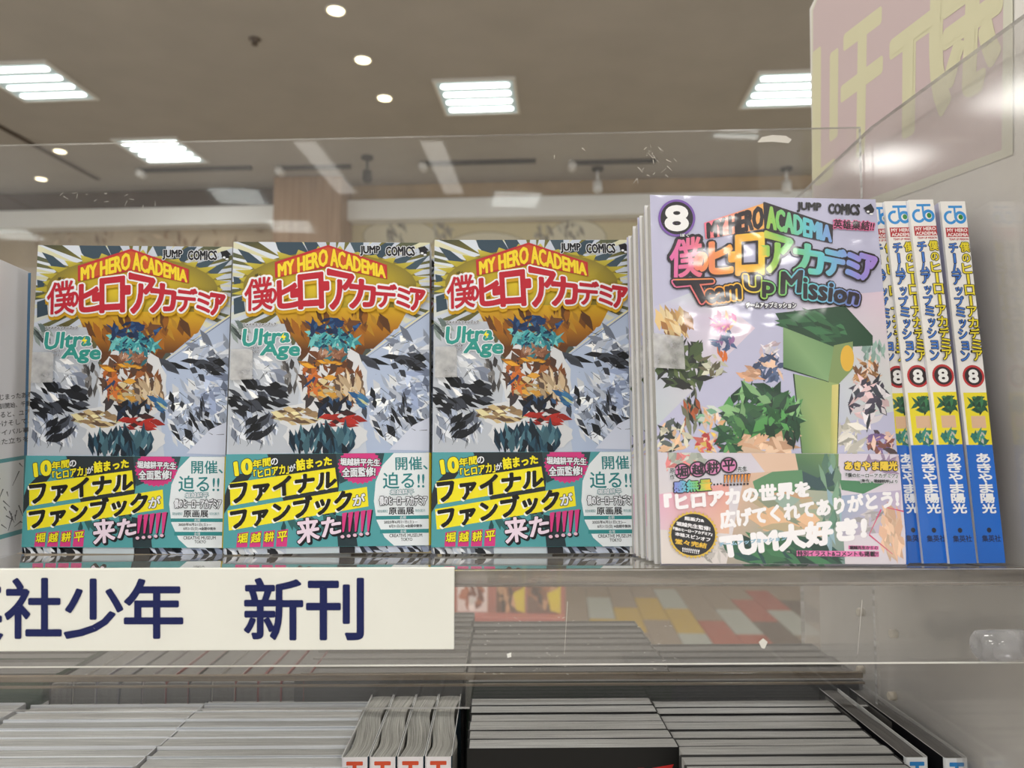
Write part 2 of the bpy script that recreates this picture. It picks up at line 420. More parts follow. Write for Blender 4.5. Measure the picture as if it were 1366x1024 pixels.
def wood(name, a, b, sc=(30, 30, 1.5)):
    m, n, l, bs = new_mat(name); t = n.new('ShaderNodeTexCoord'); mp = n.new('ShaderNodeMapping'); mp.inputs['Scale'].default_value = sc
    k = n.new('ShaderNodeTexNoise'); k.inputs['Scale'].default_value = 1; k.inputs['Detail'].default_value = 6
    r = n.new('ShaderNodeValToRGB'); r.color_ramp.elements[0].position = .3; r.color_ramp.elements[1].position = .7
    r.color_ramp.elements[0].color = L(a); r.color_ramp.elements[1].color = L(b)
    l.new(t.outputs['Object'], mp.inputs[0]); l.new(mp.outputs[0], k.inputs['Vector']); l.new(k.outputs['Fac'], r.inputs[0]); l.new(r.outputs[0], bs.inputs['Base Color'])
    bs.inputs['Roughness'].default_value = .55; return m
m_col = wood('column_wood', (150, 120, 92), (178, 148, 118))
def trim(name, dims, m): return tag(room_obj(boxobj(name, dims, m, bev=.006)), kind='structure')
trim('trim_1', (-12, XL, WY-.06, WY-.001, zat(275), CEIL-.001), m_dk)
trim('trim_2', (-12, XL, WY-.16, WY-.001, zat(299), zat(275)), m_wh)
trim('trim_3', (XC, 9, WY-.06, WY-.001, zat(271), CEIL-.001), m_tan)
trim('trim_4', (XC, 9, WY-.16, WY-.001, zat(297), zat(271)), m_wh)
colm = tag(room_obj(boxobj('column', (XL, XC, WY-.35, WY-.001, 0, CEIL-.001), m_col, bev=.01)), kind='structure')
# ceiling joint
jx = PR(0, 168, Z=CEIL).x
tag(room_obj(boxobj('trim_5', (jx-.02, jx+.02, -9, WY-.4, CEIL-.012, CEIL-.0005), mat('dark_joint', (84, 74, 66), .8))), kind='structure')
# mural: pale ovals with little grey plant drawings
mur = Canvas([(0, 0), (1, 0), (1, 1), (0, 1)], 1, 1, 2e-5); mur.bounds = (-6, 5, 0, 4); mur.clip = (-99, 99, -99, 99); mur.h = np.array([1, 0, 0, 0, 1, 0, 0, 0.])
def on_wall(px, py): p = PR(px, py, Y=WY); return p.x, p.z
mur.m = lambda x, y: on_wall(x, y)
mur.poly([(470, 297), (1400, 297), (1400, 620), (470, 620)], (200, 188, 150))
for cx, cy, rx, ry in ((533, 315, 48, 22), (650, 340, 62, 30), (770, 318, 38, 24), (880, 350, 70, 36), (960, 316, 44, 22)):
    mur.ell(cx, cy, rx+1.4, ry+1.4, (150, 138, 112), 40); mur.ell(cx, cy, rx, ry, (210, 204, 180), 40)
for cx, cy, sd in ((530, 310, 3), (588, 308, 4), (720, 312, 5), (762, 306, 6), (960, 312, 9)):
    mur.shards(cx, cy, 16, 12, [(150, 146, 134), (130, 126, 116), (168, 164, 150)], 16, 7, sd, ang=1.2)
mur.shards(190, 315, 180, 14, [(150, 128, 102), (140, 116, 92), (190, 170, 142)], 40, 9, 12)
mur.build('mural', INK, wall, off=(0, WY-.004, 0))
# square ceiling lights with four tubes
M_TUBE = mat('lamp_tube', (255, 255, 250), .4, emit=PANEL_EMIT)
M_FRAME = mat('lamp_frame', (226, 226, 222), .4); M_TRAY = mat('lamp_tray', (180, 200, 204), .3, emit=.16)
def make_panel():
    r0 = empty('ceiling_light'); bm = bmesh.new(); s_ = .25
    for d in ((-s_-.02, s_+.02, -s_-.02, -s_), (-s_-.02, s_+.02, s_, s_+.02), (-s_-.02, -s_, -s_, s_), (s_, s_+.02, -s_, s_)): box(bm, *d, -.012, .0)
    link('frame', bm_mesh('frame', bm), M_FRAME, r0)
    boxobj('reflector_tray', (-s_, s_, -s_, s_, -.006, -.001), M_TRAY, r0)
    bm = bmesh.new(); lathe(bm, [(.01, -.225), (.026, -.215), (.026, .215), (.01, .225)], (0, 0, 0), 'x', 12)
    for v in bm.verts: v.co.z *= .16; v.co.y *= .95
    tme = bm_mesh('tube', bm)
    tme.materials.append(M_TUBE)
    for k in range(4):
        o = bpy.data.objects.new('tube', tme); COL.objects.link(o); o.parent = r0; o.location = (0, -.18+.12*k, -.011)
    return r0
pan = make_panel(); first = True
def mir(px, py):            # where a ceiling thing stands whose mirror image in the back panel is seen at a pixel
    d = P(px, py, Z=CEIL); v = Vector((d.x, 2*.478-d.y)); c, q = math.cos(-ROOM), math.sin(-ROOM)
    return (v.x*c-v.y*q, v.x*q+v.y*c)
def cen(px, py): p = PR(px, py, Z=CEIL); return (p.x, p.y)
plist = [(cen(46, 109), 'square four tube ceiling light at far left of the picture'), (cen(638, 129), 'square four tube ceiling light above the middle book'),
         (cen(1052, 119), 'square four tube ceiling light beside the pink sign board'), (cen(216, 201), 'square ceiling light seen through clear panel above the left book')]
mlist = [((1003, 168), 'square ceiling light behind the viewer, mirrored under the clear panel edge right of centre'), ((318, 261), 'square ceiling light behind the viewer, mirrored on the dark wood band'), ((388, 301), 'square ceiling light behind the viewer, mirrored low on the wooden column'),
         ((20, 312), 'square ceiling light behind the viewer, mirrored low at far left'), ((688, 265), 'square ceiling light behind the viewer, mirrored in tan band above the third book')]
behind = [(x, y) for x in (-4.2, -2.1, 0, 2.1, 4.2) for y in (-3.9, -1.8, .3, 2.2)]
for (x, y), lb in plist + [(mir(*b), l) for b, l in mlist] + [(b, 'square four tube ceiling light outside the picture, over the aisles around the rack') for b in behind]:
    o = pan if first else copy_tree(pan); first = False
    o.location = room_pt(x, y, CEIL); o.rotation_euler = (0, 0, ROOM)
    tag(o, lb, 'ceiling light', 'square ceiling lights')
    if (x, y) in behind or y > 3.5:
        area('lamp_glow', x, y, CEIL-.055, .48, .48, LAMP_W if (x, y) in behind else 3)
def downlight(px, py, lb, Y=None):
    p = PR(px, py, Z=CEIL); r0 = empty('downlight', room_pt(p.x, p.y, CEIL), ROOM)
    bm = bmesh.new(); lathe(bm, [(.055, 0), (.057, -.006), (.047, -.008), (.044, 0)], (0, 0, 0), 'z', 24); link('trim_ring', bm_mesh('trim_ring', bm), M_FRAME, r0)
    bm = bmesh.new(); lathe(bm, [(.043, -.001), (.043, -.009), (.03, -.013), (.005, -.014)], (0, 0, 0), 'z', 24)
    link('bulb', bm_mesh('bulb', bm), M_WARM, r0); tag(r0, lb, 'downlight', 'small round downlights')
M_WARM = mat('warm_lamp', (255, 240, 200), .4, emit=3)
for px, py, lb in ((448, 13, 'round downlight nearest the top edge of the picture'), (484, 79, 'middle round downlight of the row of three'), (513, 130, 'lowest round downlight of the row of three'),
                   (80, 201, 'round downlight just under the clear panel edge at left'), (55, 238, 'round downlight low at the far left of ceiling')):
    downlight(px, py, lb)
p = PR(340, 52, Z=CEIL); r0 = empty('sprinkler', room_pt(p.x, p.y, CEIL), ROOM)
bm = bmesh.new(); lathe(bm, [(.034, 0), (.034, -.004), (.02, -.01), (.012, -.03), (.018, -.032), (.018, -.036)], (0, 0, 0)); link('body', bm_mesh('body', bm), mat('dull_grey', (96, 86, 78), .5), r0)
tag(r0, 'small dark sprinkler head set alone in the beige ceiling', 'sprinkler')
# lighting tracks and spot lights near the far wall
m_blk = mat('black_track', (52, 50, 50), .5); m_spot = mat('white_spot', (220, 220, 218), .4)
for a, b, py, lb in ((187, 340, 230, 'black lighting track on ceiling above the left book'), (372, 470, 227, 'short black lighting track in front of the wooden column'),
                     (562, 715, 221, 'lighting track with items, centre of the far ceiling'), (760, 875, 220, 'lighting track above the purple jacketed book')):
    p, q = PR(a, py, Z=CEIL-.03), PR(b, py, Z=CEIL-.03); r0 = empty('lighting_track', room_pt((p.x+q.x)/2, p.y, CEIL-.03), ROOM)
    h_ = (q.x-p.x)/2; boxobj('rail', (-h_, h_, -.02, .02, 0, .03), m_blk, r0, .003)
    bm = bmesh.new(); lathe(bm, [(.01, -.07), (.035, -.06), (.035, .02), (.02, .03)], (-h_+.02, 0, -.02), 'y', 14); link('lamp_head', bm_mesh('lamp_head', bm), m_spot, r0)
    tag(r0, lb, 'track', 'lighting tracks')
for px, lb, mm in ((797, 'white spot light hanging above the gap between third and fourth books', m_spot), (1049, 'white spot light hanging beside the pink sign board', m_spot), (490, 'dark spot light hanging right of the wooden column', m_blk)):
    p = PR(px, 224 if mm is m_spot else 209, Z=CEIL); r0 = empty('spot_light', room_pt(p.x, p.y, CEIL), ROOM)
    bm = bmesh.new(); lathe(bm, [(.05, 0), (.05, -.02), (.03, -.03)], (0, 0, 0)); link('mount', bm_mesh('mount', bm), m_blk, r0)
    bm = bmesh.new(); lathe(bm, [(.012, -.02), (.012, -.12)], (0, 0, 0), 'z', 10); link('stem', bm_mesh('stem', bm), mm, r0)
    bm = bmesh.new(); lathe(bm, [(.02, -.11), (.038, -.12), (.042, -.2), (.03, -.215)], (0, 0, 0), 'z', 16); link('lamp_head', bm_mesh('lamp_head', bm), mm, r0)
    tag(r0, lb, 'spot light', 'hanging spot lights')
# ceiling bars behind the viewer, glow added so the clear panel mirrors them
for k, (p0, p1) in enumerate((((405, 182), (464, 254)), ((575, 182), (606, 254)))):
    m0, m1 = Vector(mir(*p0)), Vector(mir(*p1)); d_ = m1-m0; mc = (m0+m1)/2
    r0 = empty('ceiling_bar', room_pt(mc.x, mc.y, CEIL), ROOM+math.atan2(d_.y, d_.x)-math.pi/2); hl = d_.length/2
    boxobj('bar_body', (-.1, .1, -hl, hl, -.03, 0), M_FRAME, r0, .004); boxobj('glow_face', (-.085, .085, -hl+.02, hl-.02, -.036, -.03), mat('bar_glow', (235, 232, 225), .5, emit=1.9), r0)
    tag(r0, 'ceiling bar with added glow behind viewer, mirrored ' + ('at the wooden column', 'above the right half of the middle book')[k], 'strip light', 'ceiling bars with added glow behind viewer')

# ================================================================== DISPLAY RACK of clear acrylic
RY, RX = .478, .238         # back panel depth, side panel position
SLX = -.46
K = .0925
def shelf_z(Y): return EYE - .0608 - K*(Y-.339)
rack = empty('display_rack', (0, 0, 0)); tag(rack, 'clear acrylic tiered book rack with tilted shelf and scratched upright panels', 'display rack')
def slab(name, pts, off, mats, parent=rack, face_test=None):
    bm = bmesh.new(); prism(bm, pts, off)
    for f in bm.faces:
        f.material_index = 0 if len(f.verts) == len(pts) and f.calc_area() == max(q.calc_area() for q in bm.faces) else 0
    bm.normal_update(); bmesh.ops.recalc_face_normals(bm, faces=bm.faces[:])
    big = sorted(bm.faces, key=lambda q: -q.calc_area())[:2]
    for f in bm.faces: f.material_index = 0 if f in big else 1
    me = bpy.data.meshes.new(name); bm.to_mesh(me); bm.free()
    return link(name, me, mats, parent)
yf = .3345
z0f, z1f = shelf_z(yf), shelf_z(RY-.002)
slab('shelf', [(SLX, yf, z0f), (RX-.001, yf, z0f), (RX-.001, RY-.002, z1f), (SLX, RY-.002, z1f)], (0, -.0006, -.0078), [ACR_SHELF, EDGE])
tl, tr_ = P(-200, 199.5, Y=RY), P(1160, 169, Y=RY)
zb = EYE - .36*RY
slab('back_panel', [(SLX, RY, tl.z+.0), (RX-.001, RY, tr_.z), (RX-.001, RY, zb), (SLX, RY, zb)], (0, .003, 0), [ACR, EDGE_B])
a, b = P(1052, 252, X=RX), P(1372, 14, X=RX)
c_ = P(1160, 170, X=RX)
slab('side_panel', [(RX, .60, a.z-.012), (RX, c_.y, c_.z), (RX, b.y, b.z), (RX, .27, b.z-.02), (RX, .27, EYE-.19), (RX, .60, EYE-.2)], (.003, 0, 0), [ACR_SIDE, EDGE_B])  # stretch beyond the back panel is added as its edge's mirror image
zl = P(683, 885.5, Y=.3325).z
slab('front_lip', [(SLX, .333, z0f-.0002), (.42, .333, z0f-.0002), (.42, .333, zl), (SLX, .333, zl)], (0, -.0022, 0), [ACR, EDGE_B])
boxobj('edge_glint', (SLX, .42, .3342, .3346, z0f-.0070, z0f-.0064), EDGE_W, rack)  # bright strip added as the highlight on the shelf's lower edge
boxobj('edge_glint', (SLX, .42, .3304, .3307, zl, zl+.0006), EDGE_W, rack)  # same painted highlight along the bottom of the lip
boxobj('rear_rail', (SLX, .232, .486, .489, P(683, 906, Y=.487).z, P(683, 898, Y=.487).z), EDGE_T, rack, .0004)
boxobj('lower_rail', (SLX, .232, .4835, .4855, P(683, 914, Y=.485).z, P(683, 911, Y=.485).z), EDGE_T, rack, .0003)
m_scr = mat('white_stud', (205, 196, 180), .4)
for px, py in ((1196, 845), (1194, 928), (1152, 816), (1152, 893)):
    q = P(px, py, X=RX); bm = bmesh.new(); lathe(bm, [(.0022, -.004), (.0026, -.0035), (.0026, -.0001)], (q.x, q.y, q.z), 'x', 18); link('screw', bm_mesh('screw', bm), m_scr, rack)
bm = bmesh.new(); q = P(1318, 861, Y=.315)
lathe(bm, [(.0045, 0), (.0062, .0015), (.0064, .008), (.0064, .022)], (q.x-.005, .315, q.z), 'x', 24)
lathe(bm, [(.0048, .022), (.0048, .05)], (q.x-.005, .315, q.z), 'x', 20)
link('standoff_bolt', bm_mesh('standoff_bolt', bm), acrylic('bolt_acrylic', .22, (215, 215, 218), .06, 60), rack)
# dried tape left on the clear panels
rdm = random.Random(4); resid = Canvas([(0, 0), (1, 0), (1, 1), (0, 1)], 1, 1, 5e-6); resid.clip = (-9, 9, -9, 9); resid.bounds = (-.5, .4, 1, 1.5)
resid.m = lambda x, y: (lambda q: (q.x, q.z))(P(x, y, Y=RY-.0003))
resid.poly([(1010, 190), (1016, 183), (1030, 180), (1048, 181), (1056, 186), (1052, 191), (1030, 189)], (226, 222, 214))
for cx, cy, n_ in ((880, 205, 16), (106, 266, 5), (190, 268, 5), (870, 230, 10), (760, 205, 4), (130, 262, 3)):
    for _ in range(n_):
        x, y = cx+rdm.uniform(-22, 22), cy+rdm.uniform(-10, 10); resid.stroke(x, y, x+rdm.uniform(-7, 7), y+rdm.uniform(-7, 7), rdm.uniform(.5, 1.3), (200, 194, 184))
tag(resid.build('tape_residue', INK, rack, off=(0, RY-.0004, 0)), kind='stuff')
resid.m = lambda x, y: (lambda q: (q.x, q.z))(P(x, y, Y=.3305))
resid.poly([(1012, 856), (1018, 851), (1024, 856), (1020, 865), (1016, 864)], (216, 214, 208)); resid.poly([(676, 872), (682, 870), (682, 876), (677, 877)], (230, 230, 226))
for _ in range(60):
    x, y = rdm.uniform(640, 900), rdm.uniform(822, 900); resid.stroke(x, y, x+rdm.uniform(-5, 5), y+rdm.uniform(-1.5, 1.5), rdm.uniform(.4, .9), (185, 183, 178))
resid.stroke(757, 802, 753, 872, .9, (190, 186, 178)); resid.stroke(1150, 800, 1144, 872, 1.2, (190, 186, 182))
tag(resid.build('scratches', INK, rack, off=(0, .3305, 0)), kind='stuff')

# price card holder sign
sign = empty('shelf_sign', (0, .3275, 0)); tag(sign, 'white plastic shelf sign lettered in dark blue hooked on the rack front edge', 'sign')
x1 = P(606, 800, Y=.3275).x; zt, zb2 = P(500, 757, Y=.3275).z, P(500, 866.5, Y=.3275).z
boxobj('plate', (SLX, x1, 0, .0018, zb2, zt), mat('sign_plastic', (228, 229, 222), .35, .01, 30), sign, .0004)
sc = Canvas([(0, 0), (1, 0), (1, 1), (0, 1)], 1, 1, 1.6e-6); sc.clip = (-9, 9, -9, 9); sc.bounds = (-.5, .2, 1, 1.4); sc.m = lambda x, y: (lambda q: (q.x, q.z))(P(x, y, Y=.3275))
NAVY = (14, 26, 84)
for ch, x0_, x1_, y0_, y1_ in (('集', -155, -76, 775, 853), ('英', -68, 3, 776, 852), ('社', 8, 81, 772, 850), ('少', 87, 163, 773, 850), ('年', 167, 243, 773, 850), ('新', 327, 403, 772, 852), ('刊', 410, 484, 772, 852)):
    sc.text(ch, [(x0_, y0_), (x1_, y1_)], NAVY, bold=.55)
sc.build('lettering', INK, sign, off=(0, -.0001, 0))

# sign board standing outside the side panel
BX = RX+.012
board = empty('sign_board', (BX, 0, 0)); tag(board, 'pink and cream sign board fixed outside the right side panel, seen from behind', 'sign board')
def bp(px, py): q = P(px, py, X=BX); return (0, q.y, q.z)
yb_ = P(1082, 500, X=BX).y
pts = [bp(1080, 12), bp(1088, -4), (0, .25, P(1088, -4, X=BX).z+.03), (0, .25, EYE-.42), (0, yb_, EYE-.42)]
bm = bmesh.new(); prism(bm, pts, (.002, 0, 0)); link('backing', bm_mesh('backing', bm), mat('cream_board', (222, 219, 214), .6, .02, 8), board)
bc = Canvas([(0, 0), (1, 0), (1, 1), (0, 1)], 1, 1, 5e-6); bc.clip = (-9, 9, -9, 9); bc.bounds = (.2, .7, 1, 1.7)
bc.m = lambda x, y: (lambda q: (q.y, q.z))(P(x, y, X=BX-.0003))
bc.poly([(1083, 14), (1092, -8), (1352, -60), (1352, 206), (1084, 306)], (206, 205, 188)); bc.poly([(1085, 14), (1094, -8), (1340, -60), (1337, 200), (1086, 292)], (196, 177, 178))
YG = (207, 203, 170)
bc.text('刊', [(1178, 2), (1086, 72), (1086, 250), (1174, 186)], YG, bold=2.2)
bc.text('新', [(1345, -150), (1190, -20), (1190, 190), (1330, 108)], YG, bold=2.6)
o = bc.build('print', INK, board)
for v in o.data.vertices: v.co = Vector((v.co.y-.0006, v.co.x, v.co.z))

# ================================================================== BOOKS ON THE UPPER SHELF
W, H = .112, .176
Q1 = [(50.4, 327.3), (310.7, 329), (296, 739), (30, 738)]
Q8 = [(870, 260.5), (1166, 264.5), (1210.5, 754), (879.5, 755.5)]
T1, T8 = .0185, .0125
TEAL, BLK, WHT = (84, 160, 166), (28, 28, 34), (236, 238, 244)
def fan_book():
    r0 = empty('fan_book')
    make_cover(W, T1, H, (190, 196, 206), (196, 198, 202), (200, 202, 206), INK, r0)
    make_pages(W, T1, H, PAGES, r0, seed=1)
    c = Canvas(Q1, W, H); c.crop = (30, 310, 4.71)
    c.clip = (-W/2, W/2, 0, H)
    PALE, DKT, OLV = (202, 210, 222), (56, 74, 88), (120, 112, 48)
    c.rect(0, 50, 1400, 2200, (196, 204, 218))
    c.poly([(90, 80), (520, 80), (300, 330), (90, 260)], (210, 217, 228))
    rd = random.Random(7)
    for i in range(46):                                      # burst of rays
        a = 2*math.pi*i/46+rd.uniform(-.04, .04); w_ = rd.uniform(.035, .085); r1, r2 = rd.uniform(.5, .8), rd.uniform(1.25, 2.1)
        rx, ry = 640, 330; col = rd.choice([DKT, DKT, (44, 52, 58), PALE, (226, 230, 236), (92, 96, 84)])
        c.raw([c.m(700+rx*r1*math.cos(a), 340+ry*r1*math.sin(a)), c.m(700+rx*r2*math.cos(a-w_), 340+ry*r2*math.sin(a-w_)),
               c.m(700+rx*(r2+.15)*math.cos(a), 340+ry*(r2+.15)*math.sin(a)), c.m(700+rx*r2*math.cos(a+w_), 340+ry*r2*math.sin(a+w_))],
              [OLV if col not in (PALE, (226, 230, 236)) else (204, 200, 150), col, col, col]); c.layer += 1
    for q in ([(120, 125), (190, 150), (300, 240), (380, 290), (260, 290), (190, 230)], [(355, 82), (520, 82), (560, 150), (420, 190), (370, 130)],
              [(530, 80), (610, 80), (640, 130), (560, 150)], [(820, 85), (905, 85), (900, 150), (850, 150)],
              [(930, 160), (1040, 90), (1100, 90), (1010, 200)], [(1050, 210), (1240, 150), (1130, 250)], [(1120, 250), (1315, 170), (1200, 290)],
              [(90, 300), (180, 320), (150, 400), (95, 350)], [(90, 440), (150, 420), (160, 520), (90, 540)]): c.poly(q, rd.choice([DKT, (66, 84, 96)]))
    c.glow(690, 360, 560, 215, (236, 206, 40), (128, 116, 50), 40)
    for i in range(30):
        a = 2*math.pi*i/30; r2 = rd.uniform(1.02, 1.2)
        c.raw([c.m(690+540*math.cos(a-.09), 360+205*math.sin(a-.09)), c.m(690+560*r2*math.cos(a), 360+215*r2*math.sin(a)), c.m(690+540*math.cos(a+.09), 360+205*math.sin(a+.09))], [(176, 160, 50), (196, 186, 80), (176, 160, 50)])
    c.layer += 1
    # ground behind the middle: amber to brown
    for (x0, y0, x1_, y1_, ca, cb) in ((330, 500, 1180, 640, (214, 170, 36), (170, 112, 28)), (420, 640, 1080, 760, (170, 112, 28), (98, 58, 28)), (460, 760, 900, 900, (98, 58, 28), (84, 66, 52))):
        c.raw([c.m(x0, y0), c.m(x1_, y0), c.m(x1_-80, y1_), c.m(x0+80, y1_)], [ca, ca, cb, cb]); c.layer += 1
    c.shards(720, 620, 330, 90, [(150, 92, 28), (122, 74, 26), (190, 140, 40), (96, 60, 30)], 40, 60, 3, 1.3)
    c.poly([(1320, 515), (1090, 640), (900, 800), (840, 900), (900, 1500), (1320, 1500)], (176, 190, 216))
    c.stroke(1320, 512, 900, 800, 7, (240, 226, 150)); c.stroke(1320, 524, 905, 812, 4, (40, 38, 40))
    # side panels: ink shards in greys
    G1 = [(236, 240, 246), (200, 208, 224), (160, 170, 190), (226, 230, 238), (120, 128, 146)]; G2 = [(30, 32, 38), (62, 66, 76), (20, 22, 26)]
    c.poly([(60, 590), (400, 600), (500, 900), (430, 1400), (40, 1400)], (186, 192, 202))
    c.shards(1180, 760, 130, 110, G1, 36, 55, 11); c.shards(1110, 1080, 190, 150, G1, 60, 60, 12); c.shards(1080, 830, 220, 30, G2, 9, 70, 13, .2)
    c.shards(1200, 1010, 90, 150, [(150, 164, 196), (190, 202, 226), (110, 120, 144)], 26, 60, 14); c.shards(1080, 1250, 180, 80, G1+G2, 40, 60, 15, .9)
    c.shards(1020, 1130, 160, 120, G2, 14, 44, 24, 1.2); c.shards(1160, 880, 130, 40, G2, 10, 50, 25, .5)
    c.poly([(1030, 1390), (1180, 1240), (1310, 1180), (1310, 1400)], (206, 212, 230))
    c.shards(230, 930, 150, 120, G1, 46, 55, 16, .7); c.shards(240, 1040, 180, 80, G2, 32, 64, 17, .4); c.shards(120, 1130, 80, 50, G2, 8, 60, 22, .3)
    c.shards(200, 1250, 140, 90, G1, 40, 55, 18, 1.1); c.shards(240, 1240, 90, 60, G2, 16, 55, 19, 2.4); c.shards(430, 900, 50, 120, [(90, 88, 88), (60, 58, 60), (130, 128, 128)], 18, 40, 20, 1.4)
    c.shards(120, 640, 50, 60, [(96, 110, 108), (150, 164, 160), (60, 70, 70)], 20, 40, 21, .8)
    for i in range(30):
        x, y = rd.uniform(70, 330), rd.uniform(830, 1330); c.stroke(x, y, x+rd.uniform(-50, 50), y+rd.uniform(20, 70), 4, rd.choice(G2))
    for i in range(44):
        x, y = rd.uniform(960, 1290), rd.uniform(660, 1340); c.stroke(x, y, x+rd.uniform(-60, 60), y+rd.uniform(-50, 50), 4, rd.choice(G2))
    # middle: plain faceted bursts of colour
    for (cx, cy, rx, ry) in ((690, 960, 210, 240), (520, 1180, 170, 80), (640, 1300, 250, 110)): c.ell(cx, cy, rx, ry, (214, 216, 220), 26, .06)
    c.shards(690, 960, 185, 190, [(112, 66, 38), (150, 90, 46), (88, 64, 52), (60, 54, 56)], 60, 60, 30)
    c.shards(680, 1010, 110, 70, [(176, 150, 106), (196, 180, 140), (140, 112, 80), (204, 150, 60)], 26, 52, 31, .3)
    c.shards(560, 940, 50, 100, [(196, 108, 50), (158, 76, 40), (44, 70, 110)], 16, 44, 32)
    c.shards(790, 1000, 100, 80, [(128, 104, 84), (92, 76, 66), (188, 164, 132), (220, 200, 170)], 34, 44, 33, 1.3)
    c.shards(850, 1080, 60, 40, [(40, 90, 140), (60, 110, 150), (190, 196, 150)], 10, 40, 34, .6)
    c.shards(470, 1180, 130, 55, [(150, 124, 92), (200, 178, 132), (92, 72, 56), (216, 206, 160)], 40, 46, 35, .1)
    c.shards(700, 1120, 110, 50, [(36, 50, 76), (52, 84, 124), (30, 32, 40)], 18, 50, 36); c.shards(740, 1200, 110, 45, [(168, 44, 36), (130, 34, 34), (60, 36, 36)], 16, 46, 37, 0)
    c.shards(640, 1330, 210, 75, [(30, 52, 68), (40, 74, 92), (24, 36, 48), (72, 110, 124)], 60, 60, 38, 1.5)
    c.shards(690, 700, 150, 70, [(44, 120, 136), (64, 156, 164), (30, 74, 104), (24, 52, 84), (110, 190, 190)], 90, 44, 39)
    c.shards(700, 620, 170, 45, [(30, 60, 108), (26, 44, 76), (46, 84, 130), (110, 70, 40)], 30, 46, 40)
    c.shards(690, 800, 90, 34, [(176, 136, 110), (150, 104, 80), (120, 80, 60), (50, 110, 120)], 30, 40, 42); c.shards(620, 850, 120, 20, [(208, 150, 48), (160, 104, 36)], 12, 40, 43, .2)
    c.build('cover_art', INK, r0, off=(0, -.00005, 0))
    # ---- title lettering
    c.layer = 1; c.clip = (-9, 9, -9, 9)
    c.poly([(350, 212), (685, 104), (1048, 232), (1048, 322), (685, 244), (350, 312)], (186, 48, 52)); c.poly([(364, 222), (685, 118), (1034, 242), (1034, 306), (685, 230), (364, 298)], (196, 84, 40))
    YL = (240, 212, 50)
    c.text('MY HERO', [(372, 226), (678, 126), (678, 232), (372, 304)], YL, bold=.42, outline=((.16, (150, 40, 44)),))
    c.text('ACADEMIA', [(698, 124), (1036, 244), (1036, 314), (698, 236)], YL, bold=.38, outline=((.16, (150, 40, 44)),))
    parts = [('僕', [(165, 330), (330, 300), (330, 510), (160, 522)]), ('の', [(292, 392), (356, 375), (356, 465), (292, 478)]), ('ヒ', [(368, 338), (485, 318), (488, 492), (368, 505)]),
             ('-', [(452, 392), (496, 386), (496, 428), (452, 434)]), ('ロ', [(498, 300), (645, 282), (645, 500), (498, 506)]), ('-', [(640, 345), (680, 342), (680, 388), (640, 390)]),
             ('ア', [(682, 262), (838, 298), (838, 500), (682, 512)]), ('カ', [(815, 318), (970, 345), (970, 492), (815, 505)]), ('デ', [(975, 345), (1105, 365), (1105, 500), (975, 500)]),
             ('ミ', [(1106, 380), (1188, 392), (1188, 508), (1106, 498)]), ('ア', [(1196, 388), (1280, 402), (1280, 512), (1190, 520)])]
    for bw, cl, off in ((1.9, (206, 160, 30), (.0, 1.3)), (1.6, WHT, (0, 0))):
        for ch, q in parts: c.text(ch, q, cl, bold=bw, shadow=None if not off[1] else (0, 1.6, cl, bw))
    for ch, q in parts: c.text(ch, q, (184, 36, 52), bold=.75 if ch in 'ヒロアカ-' else (.3 if ch == '僕' else .5))
    c.text('ぼく', [(228, 285), (266, 302)], BLK, bold=.05)
    c.text('JUMP', [(885, 112), (1008, 172)], BLK, bold=.26, outline=((.3, WHT),)); c.text('COMICS', [(1046, 116), (1225, 174)], BLK, bold=.26, outline=((.3, WHT),))
    c.ell(1280, 150, 24, 20, BLK); c.poly([(1248, 122), (1290, 112), (1316, 140), (1260, 150)], BLK); c.ell(1272, 158, 9, 7, WHT); c.ell(1290, 168, 10, 6, WHT)
    c.text('ファイナルファンブック', [(148, 594), (350, 592), (350, 614), (148, 616)], BLK, bold=.06, outline=((.2, WHT),))
    TG = (52, 150, 140)
    for sh in ((1.0, WHT), None):
        for t_, q in (('Ultra', [(152, 634), (440, 630), (430, 712), (138, 742)]), ('Age', [(268, 718), (496, 716), (484, 826), (246, 818)])):
            if sh: c.text(t_, q, WHT, bold=1.0)
            else: c.text(t_, q, TG, bold=.45)
    c.poly([(400, 655), (375, 688), (394, 690), (384, 712), (412, 680), (394, 678)], (244, 230, 50))
    c.text('ウルトラ', [(192, 744), (242, 758)], BLK, bold=.05, outline=((.12, WHT),)); c.text('エイジ', [(200, 766), (240, 784)], BLK, bold=.05, outline=((.12, WHT),))
    c.build('title_lettering', INK, r0, off=(0, -.0005, 0))
    # ---- paper band
    vb = lambda py: H*(739-py)/(739-328)
    vz0, vz1 = c.m(640, 612)[1], c.m(640, 42)[1]
    c.crop = (30, 600, 4.71); vz0, vz1 = c.m(640, 612)[1], c.m(640, 42)[1]
    band = make_cover(W, T1, vz1-vz0, TEAL, (222, 200, 40), TEAL, INK, r0, 'paper_band', z0=vz0, grow=.0011)
    c.clip = (-W/2, W/2, vz0+.0001, vz1-.0001); c.layer = 1
    DK = (44, 52, 56)
    c.poly([(0, 340), (40, 230), (110, 160), (190, 160), (60, 330), (0, 420)], DK); c.poly([(280, 40), (700, 40), (720, 200), (690, 420), (400, 420), (330, 180)], DK)
    c.poly([(700, 40), (1000, 40), (980, 120), (720, 230)], (52, 74, 80)); c.shards(520, 470, 160, 60, [(38, 74, 78), (52, 100, 100)], 12, 60, 51, 1.3); c.poly([(690, 420), (800, 440), (820, 620), (700, 620)], (40, 58, 64))
    PK = (214, 62, 132)
    c.ell(845, 120, 124, 104, PK, 56, .1)
    wp = [(1060, 42), (1300, 42), (1300, 620), (1050, 620), (985, 560), (940, 460), (926, 340), (940, 220), (985, 120)]
    c.poly(wp, (232, 238, 242))
